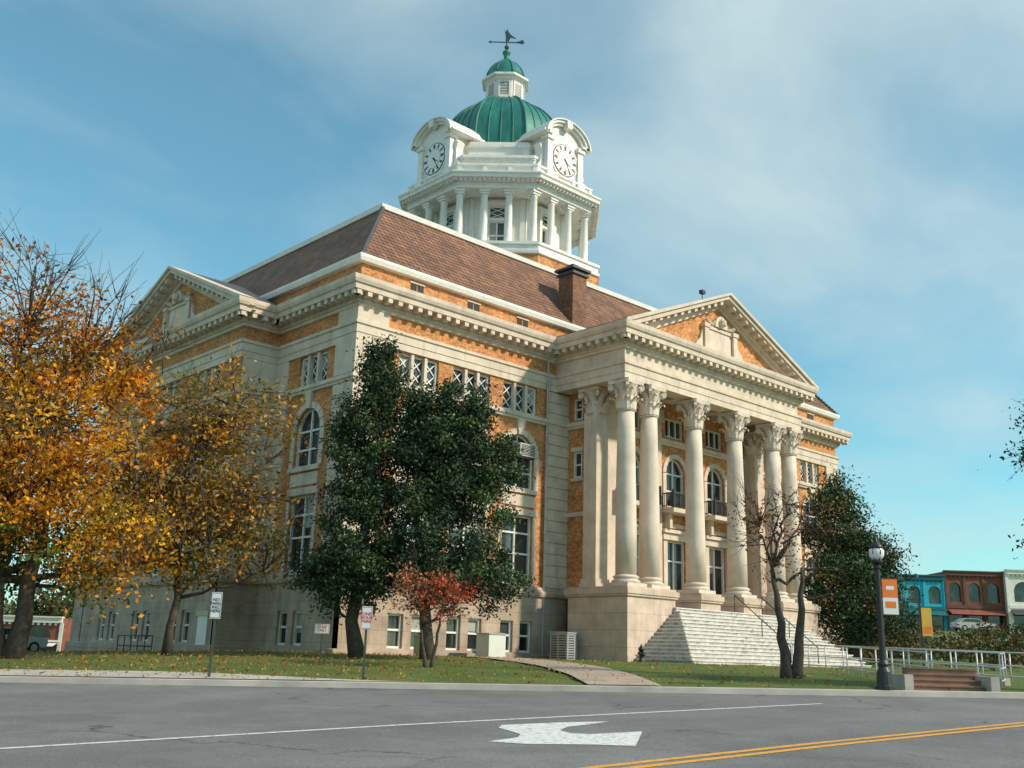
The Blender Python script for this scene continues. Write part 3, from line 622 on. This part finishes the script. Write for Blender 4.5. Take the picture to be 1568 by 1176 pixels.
def tree(name,d,l,blobs,ncl,nleaf,rc,ls_,colf,tr,trunktop,seed,nlimb=9,bare=0,sq=.5,trunks=((0,0),),twig=.022,limbr=.4,sparse=None,lm=None):
    rng=np.random.default_rng(seed); base=np.array(P3(d,l,-.1))
    g=Group(name,tuple(base)); P=g.p('trunk_and_branches',BARK,True)
    w=np.array([b_[6] for b_ in blobs],float); w/=w.sum(); cs=[]
    ax=np.array([[RH[0],RH[1],0],[FH[0],FH[1],0],[0,0,1]])
    for i in range(ncl+bare):
        b_=blobs[rng.choice(len(blobs),p=w)]; v=rng.normal(size=3); v/=np.linalg.norm(v); r_=rng.uniform()**sq
        if i>=ncl: v[2]=abs(v[2]); r_=rng.uniform(1.0,1.22)
        p=np.array(b_[:3])+v*r_*np.array(b_[3:6]); cs.append(p@ax)
    cs=np.array(cs); nodes=[]; 
    for ti,(tx,ty) in enumerate(trunks):
        top=np.array([tx*1.0,ty,trunktop])@ax; st_=np.array([tx*.25,ty*.25,0])@ax; K=8; pts=[];rad=[]
        for k in range(K+1):
            t=k/K; q=st_*(1-t)+top*t+np.array([rng.normal(),rng.normal(),0])*.06*trunktop/5*(0<k); pts.append(tuple(q)); rad.append(tr*(1.35 if k==0 else 1)*(1-.72*t)); nodes.append((q,rad[-1]))
        tube(P,pts,rad,9)
    tn=list(nodes)
    idx=rng.choice(len(cs),min(nlimb,len(cs)),replace=False)
    for i in idx:
        c=cs[i]; hz=np.hypot(c[0],c[1]); want=max(trunktop*.22,c[2]-hz*.9)
        q,r_=min(tn,key=lambda nd: abs(nd[0][2]-want)); K=7; pts=[];rad=[]
        mid=(q+c)/2+np.array([0,0,-.08*np.linalg.norm(c-q)])+rng.normal(size=3)*.25
        for k in range(K+1):
            t=k/K; p=(1-t)**2*q+2*t*(1-t)*mid+t*t*c+rng.normal(size=3)*.05*(0<k<K); rr=max(.025,min(r_*.8,tr*limbr))*(1-.8*t)+.008; pts.append(tuple(p)); rad.append(rr); nodes.append((p,rr))
        tube(P,pts,rad,6)
    NP=np.array([nd[0] for nd in nodes])
    for i,c in enumerate(cs):
        dd=np.linalg.norm(NP-c,axis=1)+np.maximum(0,NP[:,2]-c[2])*.8; j=int(np.argmin(dd)); q=NP[j]
        if np.linalg.norm(q-c)<.15: continue
        mid=(q+c)/2+rng.normal(size=3)*.12*np.linalg.norm(c-q); tube(P,[tuple(q),tuple(mid),tuple(c)],[min(twig*1.6,nodes[j][1]),twig,twig*.4],4)
        if i%2==0 or i>=ncl:
            for s in range(3 if i<ncl else 5):
                e=c+(c-q)/np.linalg.norm(c-q)*rng.uniform(.2,.7)+rng.normal(size=3)*.3*rc/.6; m2=mid*.4+c*.6; tube(P,[tuple(m2),tuple((m2+e)/2+rng.normal(size=3)*.04),tuple(e)],[twig*.6,twig*.4,twig*.25],3)
    g.done()
    LC=[];CC=[]
    for c in cs[:ncl]:
        loc_l=np.array([c@ax[0],c@ax[1],c[2]]); k_=1 if sparse is None else sparse(loc_l)
        n=max(2,int(nleaf*rng.uniform(.4,1.5)*k_)); loc=c+rng.normal(size=(n,3))*rc*rng.uniform(.6,1.2)*np.array([1,1,.7])*.6
        base_c=np.array(colf(loc_l,rng)); col=base_c*rng.uniform(.55,1.4)*rng.uniform(.7,1.3,(n,1))
        LC.append(loc); CC.append(col)
    leafmesh('foliage',np.concatenate(LC),np.clip(np.concatenate(CC),0,1),ls_,g.e,mat=lm or LEAF,rng=rng)
    return g
def autumn(c,rng):
    g_=1.15*sm((6.3-c[2])/4.)*sm((4.5-c[0])/5); r=rng.uniform()
    o=np.array([.66,.25,.015]) if r<.45 else (np.array([.70,.36,.02]) if r<.8 else np.array([.34,.22,.025]))
    if rng.uniform()<g_: return np.array([.085,.13,.02])
    return o*(np.array([.75,.62,.9]) if c[2]>11 else 1.)
def autumn2(c,rng):
    r=rng.uniform(); o=np.array([.58,.26,.03]) if r<.45 else (np.array([.32,.2,.03]) if r<.75 else np.array([.16,.15,.025]))
    return o
def ever(c,rng):
    return np.array([.03,.062,.026]) if rng.uniform()<.75 else np.array([.06,.1,.03])
tree('autumn_maple_tree',37.5,-17.6,[(-2.5,0,7.2,4.5,4,4.2,3),(1.2,0,6.6,4.3,4,4.0,3),(-1.4,0,12.0,3.6,3.3,3.5,2.1),(1.6,0,10.8,2.8,2.7,3,1.4),(-3,0,4,4,3.5,2.2,1.5),(2.5,0,4,3.6,3,2.2,1.2)],590,80,.9,.1,autumn,.33,11.5,11,nlimb=18,bare=170,trunks=((-1.2,0),(1.0,.3)),twig=.026,sparse=lambda c: .5 if c[2]>11.2 else 1.05)
tree('autumn_oak_tree',41,-13.0,[(0,0,6.2,3.6,3,3.4,3),(1.4,0,9.3,2.8,2.5,2.5,1.7),(2.2,0,5.0,2.6,2.5,2.2,1.2)],290,60,.85,.095,autumn2,.17,9,12,nlimb=12,bare=40,twig=.024,sparse=lambda c: .75 if c[0]>1.5 else 1)
tree('holly_tree',41,-5.6,[(-.1,0,4.4,2.3,2.1,2.8,3),(-.2,0,7.8,1.55,1.5,2.4,2.2),(.25,0,11.0,.85,.8,2.1,1.3),(-.9,0,3.2,1.8,1.6,1.2,1),(-.9,0,9.4,.6,.6,1.1,.35)],320,150,.5,.075,ever,.28,12,13,nlimb=14,sq=.4,lm=LEAFE)
tree('holly_tree',41.3,-2.6,[(0,0,5.0,2.95,2.5,2.7,3),(.1,0,7.9,2.1,1.9,2.3,2.5),(1.1,0,9.7,.75,.7,1.5,.8),(-1.3,0,9.6,.65,.65,1.4,.6),(.1,0,10.1,.5,.5,1.3,.4),(2.2,0,7.6,.8,.8,1.5,.6),(0.7,0,3.2,2.8,2.3,1.2,1.4)],410,150,.5,.075,ever,.26,9.8,14,nlimb=16,sq=.4,trunks=((-1.4,0),),lm=LEAFE)
tree('red_dogwood_tree',35.6,-2.5,[(-.1,0,2.4,1.4,1.1,.95,3),(-.9,0,3.0,.6,.6,.7,.8),(.9,0,2.4,.7,.6,.6,.8)],75,21,.42,.065,lambda c,r: np.array([.5,.08,.03]) if (c[0]>-.1 or r.uniform()<.25) else np.array([.5,.22,.12]),.075,2.4,15,nlimb=9,twig=.014,bare=12,trunks=((-.5,0),(.4,0)))
tree('bare_dogwood_tree',34.0,9.2,[(-.2,0,4.3,1.4,1.2,1.3,3),(.6,0,5.2,1.1,1,.9,1.3),(-1,0,5.3,.8,.8,.7,1),(1.2,0,3.2,.7,.7,.8,.6)],70,13,.5,.06,lambda c,r: np.array([.22,.08,.035]) if c[0]<1 else np.array([.4,.22,.04]),.2,3.6,16,nlimb=10,twig=.018,bare=25,trunks=((-.5,0),(.5,0)))
tree('magnolia_tree',67.5,22.3,[(0,0,4.5,3.3,3,3.2,3),(-.6,0,8.3,2.2,2,2.8,2.2),(-.7,0,11,1.0,1,1.3,.8),(1.4,0,3.4,2.6,2.4,2.2,1.3),(1.7,0,7,1.6,1.5,1.8,1)],420,95,.85,.11,lambda c,r: np.array([.04,.085,.034]) if r.uniform()<.85 else np.array([.14,.09,.03]),.3,10,17,nlimb=14,sq=.4,lm=LEAFE)
tree('oak_tree',30,16.2,[(0.5,0,7.6,1.5,1.5,1.1,2.5),(0.4,0,4.5,1.4,1.4,.5,1.3),(2.5,0,6.5,2.3,2.3,3,2)],190,120,.5,.07,lambda c,r: np.array([.05,.09,.025]),.25,8,18,nlimb=8)
def mass(name,items,ls_,colf,seed,nleaf=260):
    rng=np.random.default_rng(seed); LC=[];CC=[]; e=empty(name)
    for (d,l,r_,h) in items:
        b_=np.array(P3(d,l)); k=int(6+r_*5)
        for j in range(k):
            c=b_+np.array([*(rng.normal(size=2)*r_*.45),rng.uniform(.15,.95)*h]); n=int(nleaf*rng.uniform(.5,1.2)/k*3)
            col=np.array(colf(rng))*rng.uniform(.6,1.4); LC.append(c+rng.normal(size=(n,3))*np.array([r_*.3,r_*.3,h*.14])); CC.append(col*rng.uniform(.7,1.3,(n,1)))
    leafmesh('foliage',np.concatenate(LC),np.clip(np.concatenate(CC),0,1),ls_,e,mat=LEAFE,rng=rng)
cg=lambda r: [(.04,.065,.02),(.06,.08,.02),(.15,.07,.02),(.1,.09,.025)][r.integers(4)]
rr=np.random.default_rng(5)
mass('shrub_border',[(rr.uniform(58,90),l,1.5,1.9) for l in np.arange(22,48,.8)],.11,cg,21)
mass('foundation_shrubs',[(75+rr.uniform(0,5),l,1.6,1.6) for l in np.arange(26,46,1.5)],.11,cg,22)
mass('distant_tree_line',[(rr.uniform(170,230),l,6,9+rr.uniform(-2,3)) for l in list(np.arange(-190,-60,5))+list(np.arange(95,190,6))],.5,cg,23,500)
mass('hedge',[(60+rr.uniform(-4,6),l,1.2,1.3) for l in np.arange(-36,-33,1.2)],.1,cg,24)
n=9000; rng=np.random.default_rng(9); dd=rng.uniform(28.9,48,n); ll=rng.uniform(-26,14,n); keep=rng.uniform(size=n)<(.2+.8*np.exp(-((ll+9)/9)**2)); dd,ll=dd[keep],ll[keep]
pts=np.array([P3(a_,b_,.05) for a_,b_ in zip(dd,ll)]); cc_=np.array([[.42,.18,.04],[.3,.12,.04],[.45,.3,.06]])[rng.integers(0,3,len(pts))]*rng.uniform(.6,1.2,(len(pts),1))
leafmesh('fallen_leaves',pts,cc_,.05,None,rng=rng)
# ------------------------------------------------------------------ STREET FURNITURE
def fr_at(d,l,h=0):
    x,y=DL(d,l); return Fr((x,y),tuple(RH),tuple(-FH)), gz(d,l)+h
def sign(name,d,l,H,w,h,txt,col,size):
    F,z=fr_at(d,l); g=Group(name); p=g.p('post',simple(name+'_post',(.06,.07,.06),.6,.2,4)); box(p,-.03,.03,z-.1,z+H,-.03,.01,F)
    q=g.p('plate',SIGNW); box(q,-w/2,w/2,z+H-h,z+H,.012,.025,F)
    t=g.p('border',col)
    for a_,b2,c_,e_ in ((-w*.46,w*.46,H-.03,H-.018),(-w*.46,w*.46,H-h+.018,H-h+.03),(-w*.46,-w*.46+.01,H-h+.03,H-.03),(w*.46-.01,w*.46,H-h+.03,H-.03)): box(t,a_,b2,z+c_,z+e_,.026,.029,F)
    g.done()
    cu=bpy.data.curves.new('legend','FONT'); cu.body=txt; cu.size=size; cu.align_x='CENTER'; cu.align_y='CENTER'; cu.space_line=.85; cu.offset=.002; cu.materials.append(col)
    o=bpy.data.objects.new('legend',cu); link(o); o.parent=g.e; c=F(0,z+H-h/2,.031)
    o.matrix_world=Matrix(((RH[0],0,-FH[0],c[0]),(RH[1],0,-FH[1],c[1]),(0,1,0,c[2]),(0,0,0,1)))
sign('no_parking_sign',29.3,-8.05,2.32,.3,.72,"NO\nPARK-\nING\nHERE",BLK,.12); sign('parking_sign',29.4,-3.85,2.0,.3,.62,"ONE\nHOUR\nPARK",SIGNR,.12); sign('small_notice_sign',40.0,-6.9,1.25,.55,.35,"STAFF\nONLY",SIGNR,.14)
def lamp(d,l,H=4.0):
    x,y=DL(d,l); z=gz(d,l); g=Group('street_lamp',(x,y,z)); p=g.p('post',BLACKM,False)
    lathe(p,(0,0,0),[(.24,0),(.24,.12),(.2,.16),(.18,.5),(.12,.62),(.14,.7),(.085,.8),(.075,2.2),(.06,H-.75),(.1,H-.72),(.1,H-.66),(.06,H-.62),(.16,H-.55),(.16,H-.5)],12)
    q=g.p('globe',GLOBE,True); lathe(q,(0,0,H-.5),[(.12,0),(.2,.12),(.21,.26),(.14,.4),(.07,.46)],16)
    c=g.p('cap',BLACKM,True); lathe(c,(0,0,H-.16),[(.2,-.02),(.17,.06),(.08,.16),(.04,.22),(.03,.3),(.005,.36)],12)
    for k in range(6):
        a_=k*math.pi/3; tube(p,[(.13*math.cos(a_),.13*math.sin(a_),H-.5),(.215*math.cos(a_),.215*math.sin(a_),H-.3),(.18*math.cos(a_),.18*math.sin(a_),H-.14)],.012,4)
    F=Fr((0,0),tuple(RH),tuple(-FH)); a_=g.p('banner_arms',BLACKM); box(a_,0,.55,H-1.0,H-.97,-.015,.015,F); box(a_,0,.55,H-2.0,H-1.97,-.015,.015,F)
    b_=g.p('banner',ORANGE); box(b_,.1,.52,H-1.52,H-1.0,-.006,.006,F); w_=g.p('banner_white_panel',SIGNW); box(w_,.1,.52,H-1.97,H-1.52,-.006,.006,F)
    w2=g.p('banner_print',SIGNW); box(w2,.2,.42,H-1.3,H-1.2,.007,.009,F); o2=g.p('banner_print_orange',ORANGE); box(o2,.16,.46,H-1.8,H-1.62,.007,.009,F); g.done()
lamp(28.95,10.35)
F,z=fr_at(46,18.2); g=Group('banner_pole'); box(g.p('pole',BLACKM),-.04,.04,z-.3,z+2.9,-.04,.04,F); box(g.p('banner',YELB),.04,.5,z+1.5,z+2.7,-.01,.01,F); box(g.p('banner_print',ORANGE),.1,.44,z+1.6,z+1.9,.011,.013,F); g.done()
def unit(name,x0,x1,y0,y1,h,mat,grille=True):
    g=Group(name); z=0.0; p=g.p('cabinet',mat); bx(p,x0,x1,y0,y1,z,z+h); q=g.p('lid',METAL); bx(q,x0-.04,x1+.04,y0-.04,y1+.04,z+h,z+h+.06)
    if grille:
        r_=g.p('grille',DARKV)
        k=int(h/.13)
        for i in range(k): box(r_,x0+.1,x1-.1,z+.1+i*.12,z+.15+i*.12,-y0+.002,-y0+.01); 
        F=Fr((x0,y0),(0,1),(-1,0))
        for i in range(k): box(r_,.1,y1-y0-.1,z+.1+i*.12,z+.15+i*.12,.002,.01,F)
    bx(g.p('pad',CONC),x0-.15,x1+.15,y0-.15,y1+.15,-.3,z); g.done()
unit('air_conditioning_unit',12.2,13.2,-2.6,-1.6,1.5,ACM); unit('air_conditioning_unit',11.4,12.0,-3.6,-2.9,1.45,METAL)
unit('utility_cabinet',7.2,8.3,-2.4,-1.5,1.25,simple('white_cabinet',(.66,.66,.6),.5,.08,2),False); unit('electrical_cabinet',2.3,3.1,-3.4,-2.8,1.0,simple('beige_cabinet',(.45,.36,.16),.5,.1,2),False)
unit('utility_cabinet',8.8,9.1,-1.4,-1.0,1.3,METAL,False)
g=Group('fire_hydrant',(12.6,-7.4,zlawn(45,6)+.02)); p=g.p('barrel',BLACKM,True); lathe(p,(0,0,0),[(.18,0),(.18,.06),(.11,.1),(.11,.55),(.15,.58),(.15,.63),(.12,.7),(.04,.8),(.03,.86)],14)
tube(p,[(-.22,0,.42),(.22,0,.42)],[.06,.06],8); tube(p,[(0,-.2,.35),(0,0,.35)],[.075,.075],8); g.done()
def rails(name,runs,h=.95,mat=RAILW):
    g=Group(name); p=g.p('rails',mat,True)
    for (a,b_,n) in runs:
        pa=np.array(P3(*a)); pb=np.array(P3(*b_))
        for k in range(n+1):
            q=pa+(pb-pa)*k/n; tube(p,[(q[0],q[1],q[2]-.15),(q[0],q[1],q[2]+h)],.025,6)
        for hh in (h,h*.55,.18): tube(p,[tuple(pa+np.array([0,0,hh])),tuple(pb+np.array([0,0,hh]))],.025,6)
    g.done()
rails('ramp_railing',[((40,13.5),(33,15.6),6),((41.5,15),(34,17.2),6),((33,15.6),(31,14.5),2),((44,12),(40,13.5),4),((38,12.3),(31.5,12.6),5)])
g=Group('ramp_wall'); p=g.p('wall',CONC)
pa=np.array(P3(40,13.3)[:2]);pb=np.array(P3(32.5,15.4)[:2]); v_=pb-pa; L_=np.linalg.norm(v_); v_/=L_; F=Fr(pa,tuple(v_),(v_[1],-v_[0])); box(p,0,L_,-1.2,zlawn(36,14)+.12,-.1,.1,F)
g.done()
g=Group('street_steps'); p=g.p('treads',BRSTEP); w_=g.p('cheek_walls',CONC)
for k in range(5):
    F,z=fr_at(28.9+.35*k,12.1+.1*k); z=zroad(28.9,12)+.14+.15*k; box(p,-1.0,1.0,z-.5,z-.04,-.36,-.03,F); box(p,-1.0,1.0,z-.04,z,-.36,0,F)
for s in (-1.15,1.2):
    F,z=fr_at(29.4,12.2); z=zroad(28.9,12); box(w_,s-.12,s+.12,z-.2,z+.55,-1.5,.4,F)
g.done()
g=Group('stair_handrail'); p=g.p('rail',BLACKM,True)
for x in (22.58,25.3):
    a=(x,-5.9,3.0);b_=(x,-9.4,.25); tube(p,[(a[0],a[1],a[2]+.95),(b_[0],b_[1],b_[2]+.95)],.03,6)
    for t in (0,.5,1): q=[a[i]*(1-t)+b_[i]*t for i in range(3)]; tube(p,[(q[0],q[1],q[2]-.1),(q[0],q[1],q[2]+.95)],.025,6)
g.done()
g=Group('basement_stair_railing'); p=g.p('rail',BLACKM,True)
for hh in (.5,1.0): tube(p,[(-4.5,9,hh-.3),(-4.5,13,hh-.3)],.03,6)
for k in range(6): yy=9+4*k/5; tube(p,[(-4.5,yy,-.6),(-4.5,yy,.7)],.03,6)
g.done()
def car(d,l,mat,ang,suv=False):
    x,y=DL(d,l); z=gz(d,l); g=Group('parked_car',(x,y,z)); g.e.rotation_euler=(0,0,ang)
    F=Fr((0,0),(1,0),(0,-1)); hh=.25 if suv else 0
    body_=[(-2.2,.35),(2.15,.35),(2.25,.6),(2.2,.85),(1.2,.98+hh*.4),(.65,1.0+hh*.4),(-1.9,1.0+hh*.4),(-2.25,.9),(-2.28,.55)]
    prism(g.p('body',mat),body_,-.88,.88,F)
    ca=[(1.1,.98),(.35,1.42+hh),(-1.2,1.45+hh),(-1.95,1.0)]
    prism(g.p('cabin',mat),ca,-.72,.72,F)
    gl=g.p('windows',GLASS); 
    for n0,n1 in ((.722,.74),(-.74,-.722)): prism(gl,[(.95,1.02),(.33,1.36+hh),(-1.15,1.38+hh),(-1.7,1.04)],n0,n1,F)
    gl.add([F(1.12,1.0,-.62),F(1.12,1.0,.62),F(.4,1.41+hh,.62),F(.4,1.41+hh,-.62)],[(0,1,2,3)]); gl.add([F(-1.97,1.02,-.62),F(-1.97,1.02,.62),F(-1.25,1.44+hh,.62),F(-1.25,1.44+hh,-.62)],[(0,1,2,3)])
    wh=g.p('wheels',RUBBER); hb=g.p('hubcaps',METAL)
    for wx in (-1.4,1.4):
        for n0,n1 in ((.7,.92),(-.92,-.7)):
            prism(wh,[(wx+.34*math.cos(t*math.pi/8),.34+.34*math.sin(t*math.pi/8)) for t in range(16)],n0,n1,F)
            m2=.925 if n1>0 else -.925; prism(hb,[(wx+.2*math.cos(t*math.pi/6),.34+.2*math.sin(t*math.pi/6)) for t in range(12)],m2-.01,m2+.01,F)
    lt=g.p('lights',SIGNR); box(lt,-2.3,-2.2,.7,.85,-.8,-.5,F); box(lt,-2.3,-2.2,.7,.85,.5,.8,F); g.done()
car(66,-33.6,CARD,A(20),True); car(62,-29.2,CARS,A(10)); car(72,-37,CARR,A(15)); car(119,53,CARS,A(-40))
def shop(name,l0,l1,d,h,mat,trim,nb,dark):
    g=Group(name); x,y=DL(d,l0); z=gz(d,(l0+l1)/2)-.2; F=Fr((x,y),tuple(RH),tuple(-FH)); F.O[2]=z; w=l1-l0; P=g.p('walls',mat); ops=[];gl=g.p('windows',GLASS)
    for i in range(nb):
        c=w*(i+.5)/nb; ops.append((c-w/nb*.3,c+w/nb*.3,h*.52,h*.83,True)); ops.append((c-w/nb*.38,c+w/nb*.38,.3,h*.36))
    wall(P,F,0,w,-2,h,ops,.25)
    for o in ops: box(gl,o[0],o[1],o[2],o[3],-.3,-.24,F)
    P.add([F(0,-2),F(0,h),F(0,h,-14),F(0,-2,-14)],[(0,1,2,3)]); P.add([F(w,-2),F(w,h),F(w,h,-14),F(w,-2,-14)],[(0,1,2,3)]); P.add([F(0,h-.4),F(w,h-.4),F(w,h-.4,-14),F(0,h-.4,-14)],[(0,1,2,3)])
    t=g.p('trim',trim); box(t,-.05,w+.05,h-.5,h,0,.3,F); box(t,0,w,h*.42,h*.47,0,.15,F); box(t,-.1,w+.1,h,h+.15,-.2,.45,F)
    for i in range(int(w/.6)): box(t,i*.6+.1,i*.6+.35,h-.75,h-.5,0,.2,F)
    for i in range(nb+1): box(t if mat is not TEAL else P,w*i/nb-.18,w*i/nb+.18,0,h-.5,0,.12,F)
    aw=g.p('awning',dark); aw.add([F(.2,h*.4,.05),F(w-.2,h*.4,.05),F(w-.2,h*.32,1.2),F(.2,h*.32,1.2)],[(0,1,2,3)]); g.done()
shop('teal_shop_building',48,58.9,140,7.6,TEAL,TEALD,4,TEALD); shop('red_brick_shop_building',59,66.8,140,8.3,REDB,simple('brown_trim',(.14,.07,.05),.8,.2,1),3,REDB); shop('white_shop_building',66.9,80,139,8.6,WHITE,WHITE,3,SLATE)
shop('far_shop_building',-75,-46,110,4.2,REDB,WHITE,6,WHITE); shop('far_shop_building',-110,-76,112,6,STONE,WHITE,7,SLATE)
# ------------------------------------------------------------------ WORLD, SUN
S=Vector((.42,-.75,.60)).normalized()
wd=bpy.data.worlds.new('World'); scn.world=wd; wd.use_nodes=True; nt=wd.node_tree; bg=nt.nodes['Background']
sky=N(nt,'ShaderNodeTexSky',sky_type='NISHITA'); sky.sun_disc=False; sky.sun_elevation=math.asin(S.z); sky.sun_rotation=math.atan2(S.x,S.y); sky.air_density=1.0; sky.dust_density=.5; sky.ozone_density=1.5
tc=N(nt,'ShaderNodeTexCoord'); sx=N(nt,'ShaderNodeSeparateXYZ'); nt.links.new(tc.outputs['Generated'],sx.inputs[0])
mx=N(nt,'ShaderNodeMath',operation='MAXIMUM'); nt.links.new(sx.outputs[2],mx.inputs[0]); mx.inputs[1].default_value=0.0
ad=N(nt,'ShaderNodeMath',operation='ADD'); nt.links.new(mx.outputs[0],ad.inputs[0]); ad.inputs[1].default_value=.22
dx=N(nt,'ShaderNodeMath',operation='DIVIDE'); dy=N(nt,'ShaderNodeMath',operation='DIVIDE'); nt.links.new(sx.outputs[0],dx.inputs[0]); nt.links.new(ad.outputs[0],dx.inputs[1]); nt.links.new(sx.outputs[1],dy.inputs[0]); nt.links.new(ad.outputs[0],dy.inputs[1])
cb=N(nt,'ShaderNodeCombineXYZ'); nt.links.new(dx.outputs[0],cb.inputs[0]); nt.links.new(dy.outputs[0],cb.inputs[1])
mp=N(nt,'ShaderNodeMapping'); mp.inputs['Rotation'].default_value=(0,0,A(-28)); mp.inputs['Scale'].default_value=(1.25,1.6,1); mp.inputs['Location'].default_value=(.4,1.3,0); nt.links.new(cb.outputs[0],mp.inputs['Vector'])
c1=noise(nt,mp.outputs[0],1.3,8,.52,.25); c2=noise(nt,mp.outputs[0],.5,2,.5)
av=N(nt,'ShaderNodeMath',operation='ADD'); nt.links.new(c1,av.inputs[0]); nt.links.new(c2,av.inputs[1])
hf=N(nt,'ShaderNodeMath',operation='MULTIPLY'); nt.links.new(av.outputs[0],hf.inputs[0]); hf.inputs[1].default_value=.5
cf=ramp(nt,hf.outputs[0],[(.37,.1),(.49,.42),(.61,.92)])
tint=mix(nt,sky.outputs[0],(.74,1.45,1.32),1,'MULTIPLY')
col=mix(nt,tint,(5.0,6.2,6.4),cf)
nt.links.new(col,bg.inputs[0]); bg.inputs[1].default_value=.125
sl=bpy.data.lights.new('sun','SUN'); sl.energy=4.5; sl.angle=A(3); sl.color=(1,.86,.69); so=bpy.data.objects.new('sun',sl); link(so); so.rotation_euler=S.to_track_quat('Z','Y').to_euler()
# ------------------------------------------------------------------ CAMERA
pt,ro=A(14.789),A(-1.743)
fw=Vector((math.cos(aZ)*math.cos(pt),math.sin(aZ)*math.cos(pt),math.sin(pt))); r0=Vector((math.sin(aZ),-math.cos(aZ),0)); u0=r0.cross(fw)
r=math.cos(ro)*r0-math.sin(ro)*u0; u=math.sin(ro)*r0+math.cos(ro)*u0
cd=bpy.data.cameras.new('camera'); cd.sensor_width=36; cd.lens=36*1572.455/1568; cd.clip_end=5000; cd.clip_start=.1
co=bpy.data.objects.new('camera',cd); link(co)
M=Matrix((( r.x,u.x,-fw.x,CX),(r.y,u.y,-fw.y,CY),(r.z,u.z,-fw.z,.3),(0,0,0,1))); co.matrix_world=M
scn.camera=co
scn.view_settings.view_transform='Standard'; scn.view_settings.look='None'; scn.view_settings.exposure=0
